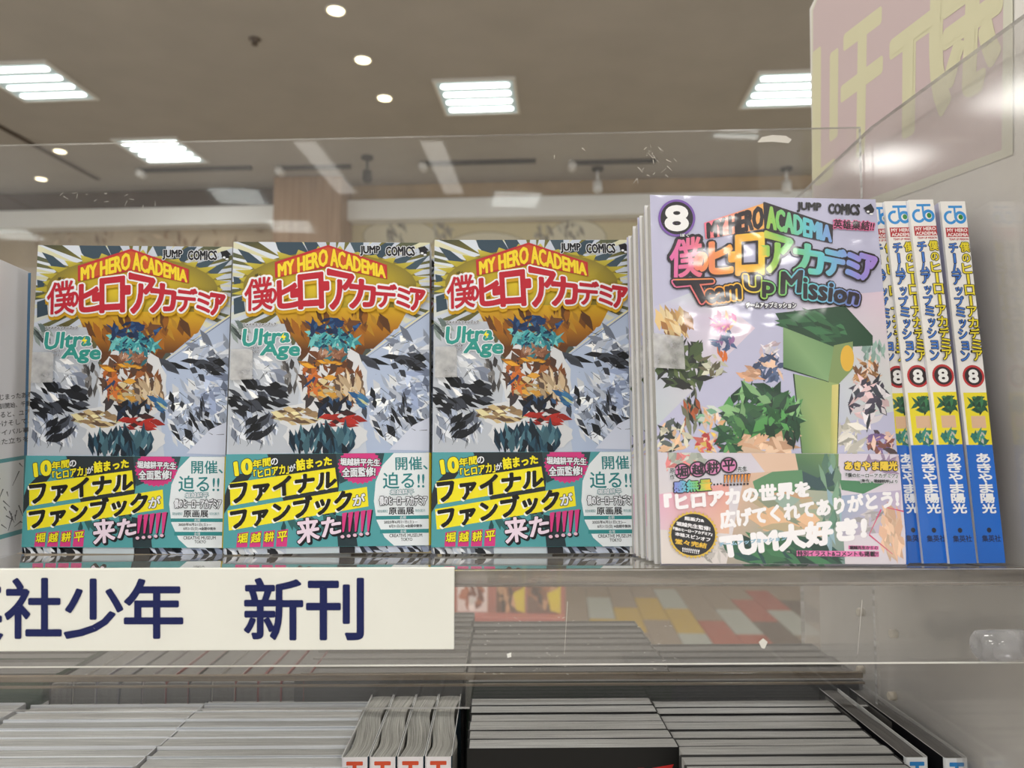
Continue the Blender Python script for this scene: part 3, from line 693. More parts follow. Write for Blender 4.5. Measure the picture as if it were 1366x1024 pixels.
    c.rect(936, 430, 1300, 452, (52, 140, 142)); c.rect(958, 513, 1300, 537, (52, 140, 142))
    YY = (246, 232, 40)
    c.poly([(50, 216), (693, 130), (706, 250), (52, 354)], YY); c.poly([(34, 382), (886, 250), (892, 370), (40, 504)], YY)
    OB = ((.34, BLK),)
    c.text('10', [(80, 92), (182, 68), (186, 156), (88, 168)], YY, bold=.65, outline=OB); c.text('年間', [(192, 80), (300, 62), (302, 112), (194, 126)], YY, bold=.18, outline=OB)
    c.text('の', [(304, 70), (345, 66), (345, 106), (304, 110)], WHT, bold=.12, outline=OB); c.text('「ヒロアカ」', [(196, 140), (410, 98), (410, 162), (200, 190)], YY, bold=.18, outline=OB)
    c.text('が', [(414, 112), (452, 104), (452, 146), (414, 152)], WHT, bold=.12, outline=OB); c.text('詰まった', [(458, 78), (672, 62), (672, 112), (462, 146)], YY, bold=.28, outline=OB)
    for dx, cl, bo in ((8, (250, 250, 240), .62), (0, (30, 28, 24), .6)):
        c.text('ファイナル', [(54-dx, 214+dx), (700-dx, 152+dx), (694-dx, 250+dx), (66-dx, 346+dx)], cl, bold=bo); c.text('ファンブック', [(52-dx, 374+dx), (790-dx, 264+dx), (784-dx, 385+dx), (62-dx, 498+dx)], cl, bold=bo)
    c.text('が', [(800, 300), (872, 292), (868, 360), (798, 366)], WHT, bold=.22, outline=OB)
    c.text('堀越耕平先生', [(728, 72), (970, 82), (968, 124), (728, 116)], WHT, bold=.15, outline=((.3, BLK),)); c.text('全面監修!', [(738, 132), (942, 128), (938, 186), (738, 188)], WHT, bold=.18, outline=((.3, BLK),))
    c.text('来た', [(448, 442), (722, 424), (716, 530), (458, 596)], (240, 220, 236), bold=.42, outline=((.5, BLK),), shadow=(.8, .8, BLK, .9))
    for k in range(5):
        x = 732+k*38; c.poly([(x+2, 414-k*4), (x+36, 408-k*4), (x+12, 530), (x+2, 530)], BLK); c.poly([(x-2, 410-k*4), (x+28, 404-k*4), (x+6, 522), (x-4, 524)], PK); c.ell(x, 556-k*4, 17, 15, BLK); c.ell(x-4, 552-k*4, 12, 10, (230, 190, 210))
    for k, ch in enumerate('堀越耕平'):
        x = 92+k*80; c.poly([(x, 522-k*4), (x+66, 512-k*4), (x+56, 606), (x-10, 606)], PK); c.text(ch, [(x+4, 528-k*3), (x+62, 520-k*3), (x+56, 576-k*2), (x, 582-k*2)], YY, bold=.16, outline=((.22, BLK),))
    TT = (44, 132, 136)
    c.text('開催、', [(1066, 70), (1262, 150)], TT, bold=.12); c.text('迫る!!', [(985, 166), (1242, 160), (1238, 268), (985, 262)], TT, bold=.12)
    c.text('堀越耕平', [(1030, 272), (1170, 268), (1174, 300), (1026, 300)], WHT, bold=.08, outline=((.24, TT),))
    c.text('僕のヒーローアカデミア', [(962, 310), (1254, 308), (1250, 372), (962, 362)], WHT, bold=.16, outline=((.34, BLK),)); c.text('原画展', [(1016, 380), (1170, 422)], BLK, bold=.1)
    c.text('東京会場限定', [(945, 392), (1010, 410)], TT); c.text('特別展示', [(1178, 392), (1240, 410)], TT)
    c.text('会期', [(1082, 432), (1120, 450)], WHT); c.text('会場', [(1082, 516), (1120, 535)], WHT)
    c.text('2025年6月21日(土)—', [(985, 458), (1190, 480)], BLK, bold=.03); c.text('8月31日(日) ※会期中無休', [(1015, 484), (1218, 506)], BLK, bold=.03)
    c.text('CREATIVE MUSEUM', [(1015, 541), (1216, 561)], BLK, bold=.03); c.text('TOKYO', [(1085, 566), (1155, 585)], BLK, bold=.03)
    c.build('band_lettering', INK, band, off=(0, -.00113, 0))
    # strip of art below the band
    c.clip = (-W/2, W/2, 0, vz0); c.layer = 1
    c.rect(-50, 600, 1400, 800, (170, 180, 198)); c.shards(180, 645, 190, 30, [(226, 230, 236), (30, 32, 38), (190, 200, 214)], 24, 50, 61, .9); c.rect(380, 605, 700, 700, (196, 208, 216))
    c.rect(705, 600, 800, 700, (40, 40, 44)); c.shards(1020, 645, 230, 26, [(200, 208, 226), (40, 44, 54), (150, 162, 190)], 34, 50, 62, .6)
    c.build('lower_art', INK, r0, off=(0, -.00005, 0))
    # spine
    sp = Canvas([(0, 0), (1, 0), (1, 1), (0, 1)], T1, H, 1.6e-6)
    sp.rect(.04, 0, .96, 1, (196, 200, 204)); sp.rect(.1, .1, .9, .15, (170, 40, 44)); sp.shards(.5, .4, .3, .1, [(40, 44, 50), (80, 84, 90)], 12, .2, 5, asp=1.6, sy=.1)
    sp.vtext('ファイナルファンブック', .3, .7, .45, .68, BLK)
    o = sp.build('spine_print', INK, r0)
    for v in o.data.vertices: v.co = Vector((W/2-v.co.y+.00005, v.co.x+T1/2, v.co.z))
    return r0
def tape_obj(cv_quad, parent, pts, mname, writing=None):
    c = Canvas(cv_quad, W, H); P2 = [c.m(*p) for p in pts]
    me = bpy.data.meshes.new('security_tape'); n_ = len(P2)
    V = [(p[0], -.0021, p[1]) for p in P2]+[(p[0], -.0019, p[1]) for p in P2]
    me.from_pydata(V, [], [tuple(range(n_)), tuple(range(2*n_-1, n_-1, -1))]+[(i, (i+1) % n_, n_+(i+1) % n_, n_+i) for i in range(n_)])
    return link('security_tape', me, TAPE, parent)
TAPE = acrylic('grey_tape', .34, (235, 235, 235), .2, 160)
def place(o, rv, loc):
    v = Vector(rv); q = Quaternion(v.normalized(), v.length)
    o.rotation_mode = 'QUATERNION'; o.rotation_quaternion = q; o.location = (loc[0], loc[1], loc[2]+EYE)
    return q
fan = fan_book()
tp = tape_obj(Q1, fan, [(46, 471), (72, 471), (74, 474), (73, 511), (44, 512)], 't')
POSE = [((-0.0075, 0.0062, -0.004), (-0.2127, 0.4308, -0.0689)), ((-0.0476, -0.0077, 0.0307), (-0.0955, 0.4197, -0.0671)), ((-0.0719, -0.0029, -0.0054), (0.0188, 0.411, -0.0661))]
fl = ['manga fan book with jagged yellow burst cover and teal band, leftmost of three facing out', 'middle one of the three identical fan books with yellow burst cover and teal band',
      'fan book with yellow burst cover and teal band, rightmost of three, next to lilac book']
for i, (rv, loc) in enumerate(POSE):
    o = fan if i == 0 else copy_tree(fan)
    q = place(o, rv, loc); tag(o, fl[i], 'book', 'fan books facing out on the upper shelf')
    if i > 0:
        k = copy_tree(o); d = q @ Vector((.0028 if i == 1 else .004, T1+.0035, 0)); k.location = Vector(o.location)+d
        k.location.z = shelf_z(k.location.y)+.0004
        tag(k, ['', 'copy standing directly behind the middle fan book, only its right edge showing', 'copy standing directly behind the right fan book, only its right edge showing'][i], 'book', 'fan books facing out on the upper shelf')

# ------------------------------------------------------------------ volume with lilac glossy jacket
def rainbow(a, b=0):
    st = [(0, (226, 110, 176)), (.18, (236, 128, 110)), (.32, (240, 166, 60)), (.46, (244, 206, 74)), (.58, (130, 200, 96)), (.72, (100, 196, 206)), (.86, (130, 150, 222)), (1, (160, 130, 212))]
    for (p, c0), (q, c1) in zip(st, st[1:]):
        if a <= q:
            t = (a-p)/(q-p); return tuple(c0[i]*(1-t)+c1[i]*t for i in range(3))
    return st[-1][1]
def spine_print8(cv):
    """coordinates 0..1 across, 0..1 down"""
    B = (38, 140, 214)
    cv.rect(0, 0, 1, .69, (236, 234, 232)); cv.rect(0, .69, 1, 1, (14, 104, 206))
    cv.rect(.3, .013, .86, .02, B); cv.rect(.5, .013, .58, .05, B)
    for cx, cy, r1, r2, a0, a1 in ((.34, .048, .26, .16, 70, 330), (.74, .048, .24, .13, 0, 360)):
        n_ = 20
        for i in range(n_):
            p, q = R(a0+(a1-a0)*i/n_), R(a0+(a1-a0)*(i+1)/n_); k = .078
            cv.raw([cv.m(cx+r*math.cos(t), cy-r*k*math.sin(t)) for r, t in ((r1, p), (r1, q), (r2, q), (r2, p))], B)
        cv.layer += 1
    cv.ell(.76, .047, .09, .0075, (30, 130, 50))
    cv.rect(.1, .078, 1, .106, (178, 40, 48)); cv.text('MY HERO', [(.16, .081), (.96, .0905)], (240, 230, 228), bold=.08); cv.text('ACADEMIA', [(.16, .0945), (.97, .1035)], (240, 230, 228), bold=.08)
    cv.text('TEAM UP MISSION', [(.2, .1095), (.97, .1155)], (178, 40, 48), bold=.05)
    YB = (232, 214, 40)
    cv.vtext('チームアップミッション', .16, .5, .122, .462, (60, 120, 210), bold=.1, outline=((.3, (24, 24, 34)),))
    cv.vtext('僕のヒーローアカデミア', .6, .96, .12, .462, YB, bold=.13, outline=((.36, (22, 20, 20)),))
    cv.ell(.57, .503, .42, .031, (188, 44, 48)); cv.ell(.57, .503, .34, .025, (44, 30, 36)); cv.text('8', [(.4, .486), (.74, .520)], (240, 240, 240), bold=.35)
    cv.rect(.1, .548, 1, .69, (236, 220, 40)); cv.shards(.62, .58, .3, .02, [(34, 92, 66), (24, 66, 50), (60, 130, 84)], 26, .22, 7, asp=1.6, sy=.07)
    cv.rect(.3, .612, .85, .645, (222, 184, 152)); cv.shards(.6, .67, .3, .016, [(40, 120, 110), (60, 148, 134), (190, 190, 184)], 16, .22, 8, asp=1.6, sy=.07)
    # (the shards above are squashed to the sheet's proportions by the unit frame)
    cv.vtext('あきやま陽光', .34, .84, .712, .872, (244, 246, 250), bold=.2)
    cv.ell(.52, .915, .085, .0065, (20, 28, 50)); cv.text('集英社', [(.22, .928), (.92, .945)], (18, 30, 70), bold=.06)
def vol_book(detailed=True):
    r0 = empty('manga_volume')
    make_cover(W, T8, H, (190, 190, 214), (232, 232, 232), (196, 196, 216), INKG, r0)
    make_pages(W, T8, H, PAGES, r0, seed=3)
    sp = Canvas([(0, 0), (1, 0), (1, 1), (0, 1)], T8, H, 1.6e-6); spine_print8(sp)
    o = sp.build('spine_print', INKG, r0)
    for v in o.data.vertices: v.co = Vector((W/2-v.co.y+.00006, v.co.x+T8/2, v.co.z))
    return r0
def front8(r0):
    c = Canvas(Q8, W, H); c.crop = (860, 250, 3.794)
    LAV = (188, 188, 216)
    c.rect(-50, -50, 1500, 2100, LAV)
    c.raw([c.m(700, 560), c.m(1330, 500), c.m(1330, 1100), c.m(900, 1200)], [(196, 194, 216), (226, 200, 216), (206, 216, 206), (186, 190, 214)]); c.layer += 1
    c.raw([c.m(40, 600), c.m(300, 500), c.m(560, 700), c.m(60, 1200)], [(192, 190, 218), (206, 214, 220), (222, 204, 222), (190, 200, 206)]); c.layer += 1
    c.crop = (860, 420, 3.794)
    GD, GM, GL_ = (34, 72, 50), (58, 108, 66), (122, 160, 104)
    # plain faceted patches in the jacket's colours
    c.shards(150, 30, 90, 60, [(214, 184, 130), (190, 150, 96), (226, 204, 160), (150, 104, 60)], 40, 44, 71, 1.2)
    c.shards(190, 250, 120, 120, [(52, 66, 46), (66, 84, 52), (38, 42, 40), (92, 108, 66)], 60, 56, 72); c.shards(350, 240, 60, 50, [(206, 206, 186), (158, 160, 142), (96, 90, 70)], 18, 36, 73); c.shards(390, 200, 20, 34, [(214, 112, 46)], 6, 26, 74, 1.5)
    c.shards(250, 480, 50, 100, [(44, 50, 46), (176, 90, 54), (120, 124, 104)], 26, 40, 75, 1.5)
    c.shards(400, 20, 60, 50, [(226, 150, 184), (232, 190, 150), (204, 120, 170)], 30, 34, 76); c.shards(400, 120, 50, 50, [(96, 116, 150), (150, 110, 160), (70, 90, 130)], 24, 30, 77)
    c.shards(630, 160, 44, 50, [(222, 216, 222), (200, 180, 190)], 18, 30, 78); c.shards(630, 260, 70, 60, [(84, 100, 134), (66, 80, 112), (222, 188, 164)], 34, 38, 79); c.shards(540, 290, 60, 30, [(224, 186, 158), (208, 160, 130)], 18, 30, 80, .2)
    c.shards(360, 510, 80, 50, [(232, 206, 190), (206, 214, 206), (220, 170, 120), (130, 180, 150)], 40, 34, 81); c.shards(140, 610, 80, 80, [(50, 58, 54), (210, 206, 186), (226, 186, 150), (84, 92, 90)], 44, 38, 82); c.shards(320, 640, 60, 60, [(222, 188, 92), (214, 110, 100), (224, 190, 160), (190, 60, 60)], 36, 32, 83)
    c.shards(1120, 270, 60, 60, [(150, 108, 66), (178, 132, 86), (228, 192, 164), (120, 80, 54)], 40, 34, 84); c.shards(1130, 420, 90, 110, [(54, 58, 70), (70, 66, 84), (222, 192, 196), (226, 220, 226)], 60, 46, 85)
    c.shards(1150, 170, 60, 40, [(140, 168, 160), (120, 146, 140)], 16, 34, 86, 1.5); c.shards(1040, 600, 70, 70, [(204, 200, 190), (222, 218, 210), (176, 174, 164)], 34, 44, 87)
    c.shards(1190, 640, 60, 70, [(74, 58, 64), (126, 74, 66), (224, 190, 176), (130, 104, 160)], 44, 34, 88)
    # tall green shape: stacked slanted facets
    c.poly([(660, -20), (1010, -60), (1150, 90), (1150, 140), (960, 150), (850, 150), (720, 80)], GD); c.shards(860, 50, 130, 60, [GD, (44, 90, 58), (28, 60, 44), (60, 112, 74)], 40, 80, 89, .4)
    c.raw([c.m(700, 50), c.m(960, 150), c.m(925, 322), c.m(700, 260)], [(130, 164, 116), (112, 150, 102), (132, 168, 120), (86, 124, 84)]); c.layer += 1
    c.poly([(955, 140), (1050, 120), (1050, 260), (970, 345), (925, 330)], (128, 150, 96)); c.ell(1022, 205, 34, 66, (222, 176, 60))
    c.raw([c.m(752, 285), c.m(980, 335), c.m(968, 720), c.m(795, 720)], [(134, 164, 112), (150, 172, 110), (172, 184, 120), (104, 142, 92)]); c.layer += 1
    c.raw([c.m(945, 340), c.m(982, 335), c.m(970, 720), c.m(935, 720)], [(206, 196, 120), (216, 206, 130), (196, 196, 120), (150, 168, 100)]); c.layer += 1
    c.stroke(752, 285, 798, 720, 7, (30, 56, 40)); c.stroke(982, 335, 972, 720, 7, (30, 56, 40)); c.stroke(700, 255, 930, 325, 8, (30, 56, 40))
    # dark green burst and peach facets
    c.shards(600, 640, 150, 90, [(222, 186, 158), (206, 164, 134), (232, 200, 172)], 46, 80, 90)
    c.shards(590, 470, 185, 110, [GD, (28, 58, 42), (46, 96, 56), (84, 150, 84), GM, (130, 176, 120)], 130, 64, 91); c.shards(440, 600, 60, 90, [GD, GM, (90, 150, 84)], 34, 46, 92); c.shards(745, 560, 30, 80, [(26, 40, 34), GD], 14, 44, 93, 1.4)
    c.build('cover_art', INKG, r0, off=(0, -.00005, 0))
    # ---- title
    c.layer = 1; c.crop = (860, 250, 3.794); c.clip = (-9, 9, -9, 9); DB = (34, 26, 36)
    c.ell(170, 155, 92, 92, (120, 84, 170), 48); c.ell(170, 155, 81, 81, (30, 26, 34), 48)
    for i in range(9):
        for j in range(4):
            x, y = 104+i*16.5, 182+j*15
            if (x-170)**2+(y-155)**2 < 72**2: c.ell(x, y, 2+j*1.2, 2+j*1.2, (110, 84, 150), 6)
    c.text('8', [(116, 98), (222, 214)], (240, 240, 242), bold=.75)
    c.raw([c.m(306, 178), c.m(605, 78), c.m(605, 205), c.m(312, 258)], [(240, 120, 150), (240, 180, 90), (240, 180, 90), (240, 120, 140)]); c.layer += 1
    c.poly([(605, 72), (948, 184), (946, 276), (606, 206)], DB); c.stroke(604, 74, 607, 206, 8, DB)
    c.text('MY HERO', [(322, 182), (598, 92), (598, 200), (324, 252)], DB, bold=.6)
    c.text('ACADEMIA', [(620, 92), (938, 194), (938, 268), (620, 202)], lambda a, b: rainbow(.54+a*.3), bold=.5)
    parts = [('僕', [(138, 272), (292, 242), (290, 446), (132, 452)], 0), ('の', [(258, 338), (318, 326), (318, 412), (258, 418)], .16), ('ヒ', [(334, 280), (445, 262), (442, 424), (334, 430)], .22), ('-', [(432, 330), (470, 326), (470, 364), (432, 368)], .32),
             ('ロ', [(466, 244), (598, 230), (598, 428), (466, 434)], .36), ('-', [(588, 298), (622, 296), (622, 338), (588, 340)], .46), ('ア', [(612, 222), (742, 262), (738, 412), (612, 422)], .52), ('カ', [(752, 275), (895, 300), (895, 430), (752, 424)], .63),
             ('デ', [(900, 290), (1008, 318), (1008, 440), (900, 430)], .74), ('ミ', [(1014, 326), (1078, 334), (1078, 450), (1014, 446)], .84), ('ア', [(1086, 330), (1160, 350), (1160, 462), (1080, 452)], .93)]
    for ch, q, g in parts: c.text(ch, q, DB, bold=1.9)
    for ch, q, g in parts: c.text(ch, q, (lambda g: lambda a, b: rainbow(min(1, g+a*.1)))(g), bold=.4 if ch == '僕' else .85)
    c.text('ぼく', [(186, 234), (228, 249)], WHT, bold=.08, outline=((.2, DB),))
    for cl, bo in ((DB, 2.0), ('g', 1.25), (DB, .5)):
        for t_, q, g in (('T', [(150, 472), (345, 466), (345, 520), (250, 618)], .05), ('eam', [(305, 520), (482, 484), (484, 556), (318, 580)], .22), ('Up', [(502, 440), (650, 456), (646, 552), (508, 532)], .42),
                         ('M', [(690, 424), (792, 416), (782, 520), (686, 528)], .58), ('ission', [(800, 452), (1084, 508), (1066, 580), (800, 552)], .7)):
            c.text(t_, q, (lambda g: lambda a, b: rainbow(min(1, g+a*.2)))(g) if cl == 'g' else cl, bold=bo)
    c.text('チームアップミッション', [(512, 574), (764, 572), (762, 600), (512, 600)], WHT, bold=.14, outline=((.35, DB),))
    c.text('JUMP', [(770, 74), (888, 78), (886, 124), (770, 120)], BLK, bold=.3); c.text('COMICS', [(926, 80), (1080, 84), (1078, 134), (926, 128)], BLK, bold=.3)
    c.ell(1130, 112, 22, 16, BLK); c.poly([(1098, 100), (1136, 78), (1154, 108), (1110, 112)], BLK); c.ell(1122, 118, 7, 5, WHT); c.ell(1138, 130, 9, 5, WHT)
    c.text('英雄集結!!', [(950, 158), (1156, 168), (1148, 212), (950, 202)], BLK, bold=.1, outline=((.4, (224, 110, 160)),))
    c.build('title_lettering', INKG, r0, off=(0, -.0005, 0))
    # ---- band
    c.crop = (860, 590, 3.794); vz1 = c.m(640, 45)[1]; vz0 = c.m(640, 615)[1]
    band = make_cover(W, T8, vz1-vz0, (214, 204, 216), (18, 96, 190), (214, 204, 216), INKG, r0, 'paper_band', z0=vz0, grow=.0011)
    c.clip = (-W/2, W/2, vz0+.0001, vz1-.0001); c.layer = 1
    c.raw([c.m(60, 40), c.m(1300, 40), c.m(1320, 640), c.m(60, 640)], [(206, 202, 214), (214, 204, 222), (222, 214, 224), (224, 214, 206)]); c.layer += 1
    c.raw([c.m(60, 260), c.m(420, 200), c.m(420, 460), c.m(60, 440)], [(224, 170, 196), (230, 160, 150), (226, 186, 160), (220, 190, 206)]); c.layer += 1
    c.shards(200, 90, 100, 50, [(170, 176, 166), (196, 196, 186), (220, 130, 130)], 30, 44, 101); c.raw([c.m(530, 45), c.m(770, 45), c.m(770, 140), c.m(620, 165)], (222, 190, 168)); c.layer += 1
    c.raw([c.m(500, 150), c.m(980, 110), c.m(1010, 640), c.m(400, 640)], [(224, 184, 160), (170, 180, 160), (110, 140, 136), (170, 160, 146)]); c.layer += 1
    c.raw([c.m(755, 45), c.m(975, 45), c.m(970, 240), c.m(790, 230)], [(92, 128, 92), (120, 150, 96), (60, 96, 80), (50, 84, 74)]); c.layer += 1
    c.poly([(780, 130), (870, 170), (975, 110), (970, 200), (870, 235), (790, 190)], (52, 80, 84)); c.poly([(540, 190), (640, 140), (790, 130), (800, 240), (560, 260)], (92, 140, 100))
    c.shards(700, 560, 260, 60, [(26, 62, 50), (40, 88, 64), (32, 72, 70), (60, 116, 76)], 60, 90, 102, .5); c.shards(740, 350, 200, 120, [(176, 160, 130), (150, 160, 136), (216, 176, 140), (140, 160, 150)], 24, 100, 103, .3)
    c.shards(940, 300, 60, 240, [(120, 156, 130), (96, 136, 116), (140, 168, 180)], 20, 60, 104, 1.5); c.poly([(980, 180), (1220, 190), (1100, 250), (990, 230)], (70, 130, 90))
    c.raw([c.m(990, 260), c.m(1290, 230), c.m(1290, 440), c.m(990, 470)], [(150, 170, 200), (196, 180, 210), (210, 190, 210), (176, 170, 190)]); c.layer += 1
    c.shards(1130, 380, 60, 60, [(190, 184, 188), (160, 156, 160)], 16, 40, 105); c.shards(1200, 100, 80, 50, [(150, 130, 160), (200, 180, 190)], 18, 40, 106); c.shards(330, 560, 70, 40, [(176, 172, 168), (206, 200, 196)], 16, 40, 107)
    c.shards(1245, 440, 60, 110, [(232, 196, 168), (222, 180, 152)], 30, 60, 108, 1.3); c.stroke(1190, 330, 1130, 460, 7, (214, 70, 120)); c.stroke(1310, 340, 1210, 318, 7, (214, 70, 120)); c.stroke(1130, 460, 1250, 560, 7, (214, 70, 120))
    for k, (ch, cx, cy) in enumerate((('堀', 185, 141), ('越', 262, 130), ('耕', 337, 120), ('平', 418, 108))):
        c.ell(cx, cy, 44, 42, DB); c.ell(cx, cy, 36, 34, (214, 130, 180)); c.text(ch, [(cx-29, cy-24), (cx+29, cy-30), (cx+29, cy+24), (cx-29, cy+30)], DB, bold=.2)
    c.text('先生', [(462, 116), (510, 112), (510, 138), (462, 142)], BLK, bold=.05, outline=((.25, WHT),)); c.vtext('原作', 120, 146, 124, 186, BLK, bold=.03, outline=((.2, WHT),))
    c.text('感無量', [(138, 194), (330, 180), (328, 236), (142, 250)], lambda a, b: rainbow(.9-a*.5), bold=.22, outline=((.4, DB),))
    for k in range(3): c.ell(345+k*17, 208-k*2, 5, 5, DB, 10)
    for k in range(8):
        x = 402+k*17; c.stroke(x, 156-k, x-6, 200-k, 16, DB); c.stroke(x, 160-k, x-5, 198-k, 10, (236, 150, 60)); c.ell(x-8, 210-k, 6, 6, DB, 10)
    c.text('あきやま陽光', [(1006, 86), (1270, 84), (1270, 128), (1006, 128)], (240, 206, 60), bold=.22, outline=((.35, BLK),))
    c.text('『僕のヒーローアカデミア』', [(1008, 144), (1272, 146), (1272, 168), (1008, 166)], BLK, bold=.05, outline=((.2, WHT),)); c.text('(原作：堀越耕平)より', [(1082, 174), (1272, 178), (1272, 198), (1082, 194)], BLK, bold=.05, outline=((.2, WHT),))
    TW = (246, 244, 248)
    c.text('『ヒロアカの世界を', [(92, 262), (826, 186), (826, 264), (98, 346)], TW, bold=.5); c.text('広げてくれてありがとう!', [(372, 346), (1274, 230), (1278, 312), (380, 432)], TW, bold=.45)
    c.text('TUM大好き!', [(372, 462), (1112, 366), (1110, 474), (392, 590)], TW, bold=.8); c.text('チームアップミッション', [(368, 506), (710, 470), (710, 490), (368, 526)], (150, 190, 214), bold=.12)
    c.ell(235, 466, 116, 112, (222, 186, 70), 72, .1); c.ell(235, 466, 112, 108, (20, 18, 20), 40)
    for t_, q, cl in (('超画力&', [(192, 372), (290, 384), (290, 402), (192, 390)], TW), ('堀越先生監修!', [(150, 398), (322, 424), (320, 446), (150, 418)], TW), ('『僕のヒーローアカデミア』', [(134, 426), (332, 456), (330, 472), (134, 442)], TW),
                     ('本格スピンオフ', [(142, 452), (322, 482), (318, 502), (142, 470)], TW), ('堂々完結', [(144, 486), (304, 510), (300, 536), (144, 512)], (244, 200, 60)), ('!!!!!!!!!', [(180, 532), (266, 544), (262, 564), (180, 552)], TW)):
        c.text(t_, q, cl, bold=.08)
    PKL = (232, 120, 180)
    c.poly([(1025, 516), (1178, 518), (1178, 538), (1025, 536)], PKL); c.text('堀越先生からの', [(1030, 518), (1174, 536)], BLK, bold=.06); c.poly([(762, 544), (1180, 546), (1180, 574), (762, 572)], PKL)
    c.text('特別イラスト&コメントも掲載!!', [(766, 546), (1176, 572)], BLK, bold=.08)
    c.build('band_lettering', INKG, band, off=(0, -.00113, 0))
    c.clip = (-W/2, W/2, 0, vz0); c.layer = 1; c.rect(0, 600, 1400, 700, (206, 200, 204)); c.shards(700, 622, 220, 14, [(40, 80, 60), (60, 110, 80)], 14, 40, 110, .2); c.build('lower_art', INKG, r0, off=(0, -.00005, 0))
vol = vol_book()
plain_back = copy_tree(vol)          # spine type without the front print, reused below
front8(vol)
tape_obj(Q8, vol, [(871, 443), (911, 448), (913, 491), (872, 489)], 't')
q8 = place(vol, (-0.1131, 0.0072, 0.0199), (0.1278, 0.3393, -0.0604))
tag(vol, 'glossy lilac manga volume numbered eight facing out, front of its leaning stack', 'book', 'lilac manga volumes with number eight')
for k in range(1, 5):
    o = copy_tree(vol); s_ = Vector((.0004*(k % 2), (T8+.0026)*k, 0))
    d = q8 @ s_; o.location = vol.location + d
    o.location.z = shelf_z(o.location.y)+.0008
    tag(o, ORD[k]+' copy from the front in the leaning stack of lilac volumes', 'book', 'lilac manga volumes with number eight')
# spine-out copies between the stack and the side panel
bl = [(1205, 1168.5), (1233, 1197.6), (1268, 1228), (1306.5, 1264)]
names = ['spine out volume eight partly hidden by the lilac front book', 'second spine out volume eight from the lilac front book', 'third spine out volume eight, between the second and the rightmost', 'rightmost spine out volume eight, next to the clear side panel']
for i, (xb, xt) in enumerate(bl):
    o = plain_back if i == 0 else copy_tree(plain_back)
    yb = .345+.002*(i % 2)+(.004 if i == 0 else 0); b_ = P(xb+17, 751, Y=yb)
    ang = R(-1.3 + (.8 if i == 3 else 0))
    o.rotation_mode = 'XYZ'; M_ = Matrix.Rotation(R(-5.6), 3, 'X') @ Matrix.Rotation(ang, 3, 'Y') @ Matrix.Rotation(R(-90), 3, 'Z')
    o.rotation_euler = M_.to_euler()
    # local spine centre bottom (W/2, T8/2, 0) goes to b_
    o.location = Vector((b_.x, yb, shelf_z(yb)+.0008)) - M_ @ Vector((W/2, T8/2, 0))
    tag(o, names[i], 'book', 'spine out volumes with number eight')

# open sample booklet at the far left
bk = empty('booklet', P(48, 750, Y=.45)); tag(bk, 'pale booklet with black text and small comic frames, cut off by left picture edge', 'booklet')
rpos = P(48, 364, Y=.45); zbase = shelf_z(.45)+.001
bk.location = (rpos.x, .45, zbase); hh = rpos.z - zbase
ptsl = P(-70, 306, Y=.36); bk.rotation_euler = (R(-1), 0, math.atan2(.45-.36, rpos.x-ptsl.x))
LW = math.hypot(.45-.36, rpos.x-ptsl.x)
cv = Canvas([(-70, 300), (48, 364), (26, 752), (-90, 760)], LW, hh); cv.clip = (-LW/2, LW/2, 0, hh)
make_cover(LW, .006, hh, (202, 202, 206), (60, 110, 150), (202, 202, 206), INK, bk)
make_pages(LW, .006, hh, PAGES, bk, seed=8)
cv.rect(-100, 290, 60, 780, (200, 200, 205)); cv.poly([(44, 364), (48, 364), (26, 752), (22, 752)], (66, 116, 160))
for k, t_ in enumerate(('はじまったある', '特訓開始、千里', 'けると、ユア', '一けそして、', 'ライバル事', 'また立ちを')):
    y = 537+k*12.2; cv.text(t_, [(-8, y-3), (42-k*1.2, y), (42-k*1.2, y+7), (-8, y+5)], (44, 44, 48), bold=.05)
cv.poly([(-100, 620), (36, 624), (31, 728), (-100, 732)], (84, 140, 146)); cv.poly([(-100, 626), (29, 629), (24, 722), (-100, 727)], (196, 198, 200))
for k in range(26):
    rd_ = random.Random(k); x, y = rd_.uniform(-20, 24), rd_.uniform(632, 716); cv.stroke(x, y, x+rd_.uniform(-10, 10), y+rd_.uniform(4, 18), 1.5, (70, 72, 78))
cv.poly([(0, 362), (2, 363), (1, 376), (0, 376)], (60, 60, 64))
cvo = cv.build('printed_page', INK, bk, off=(0, -.0001, 0))
for ch in bk.children:
    ch.location = (-LW/2, 0, 0)

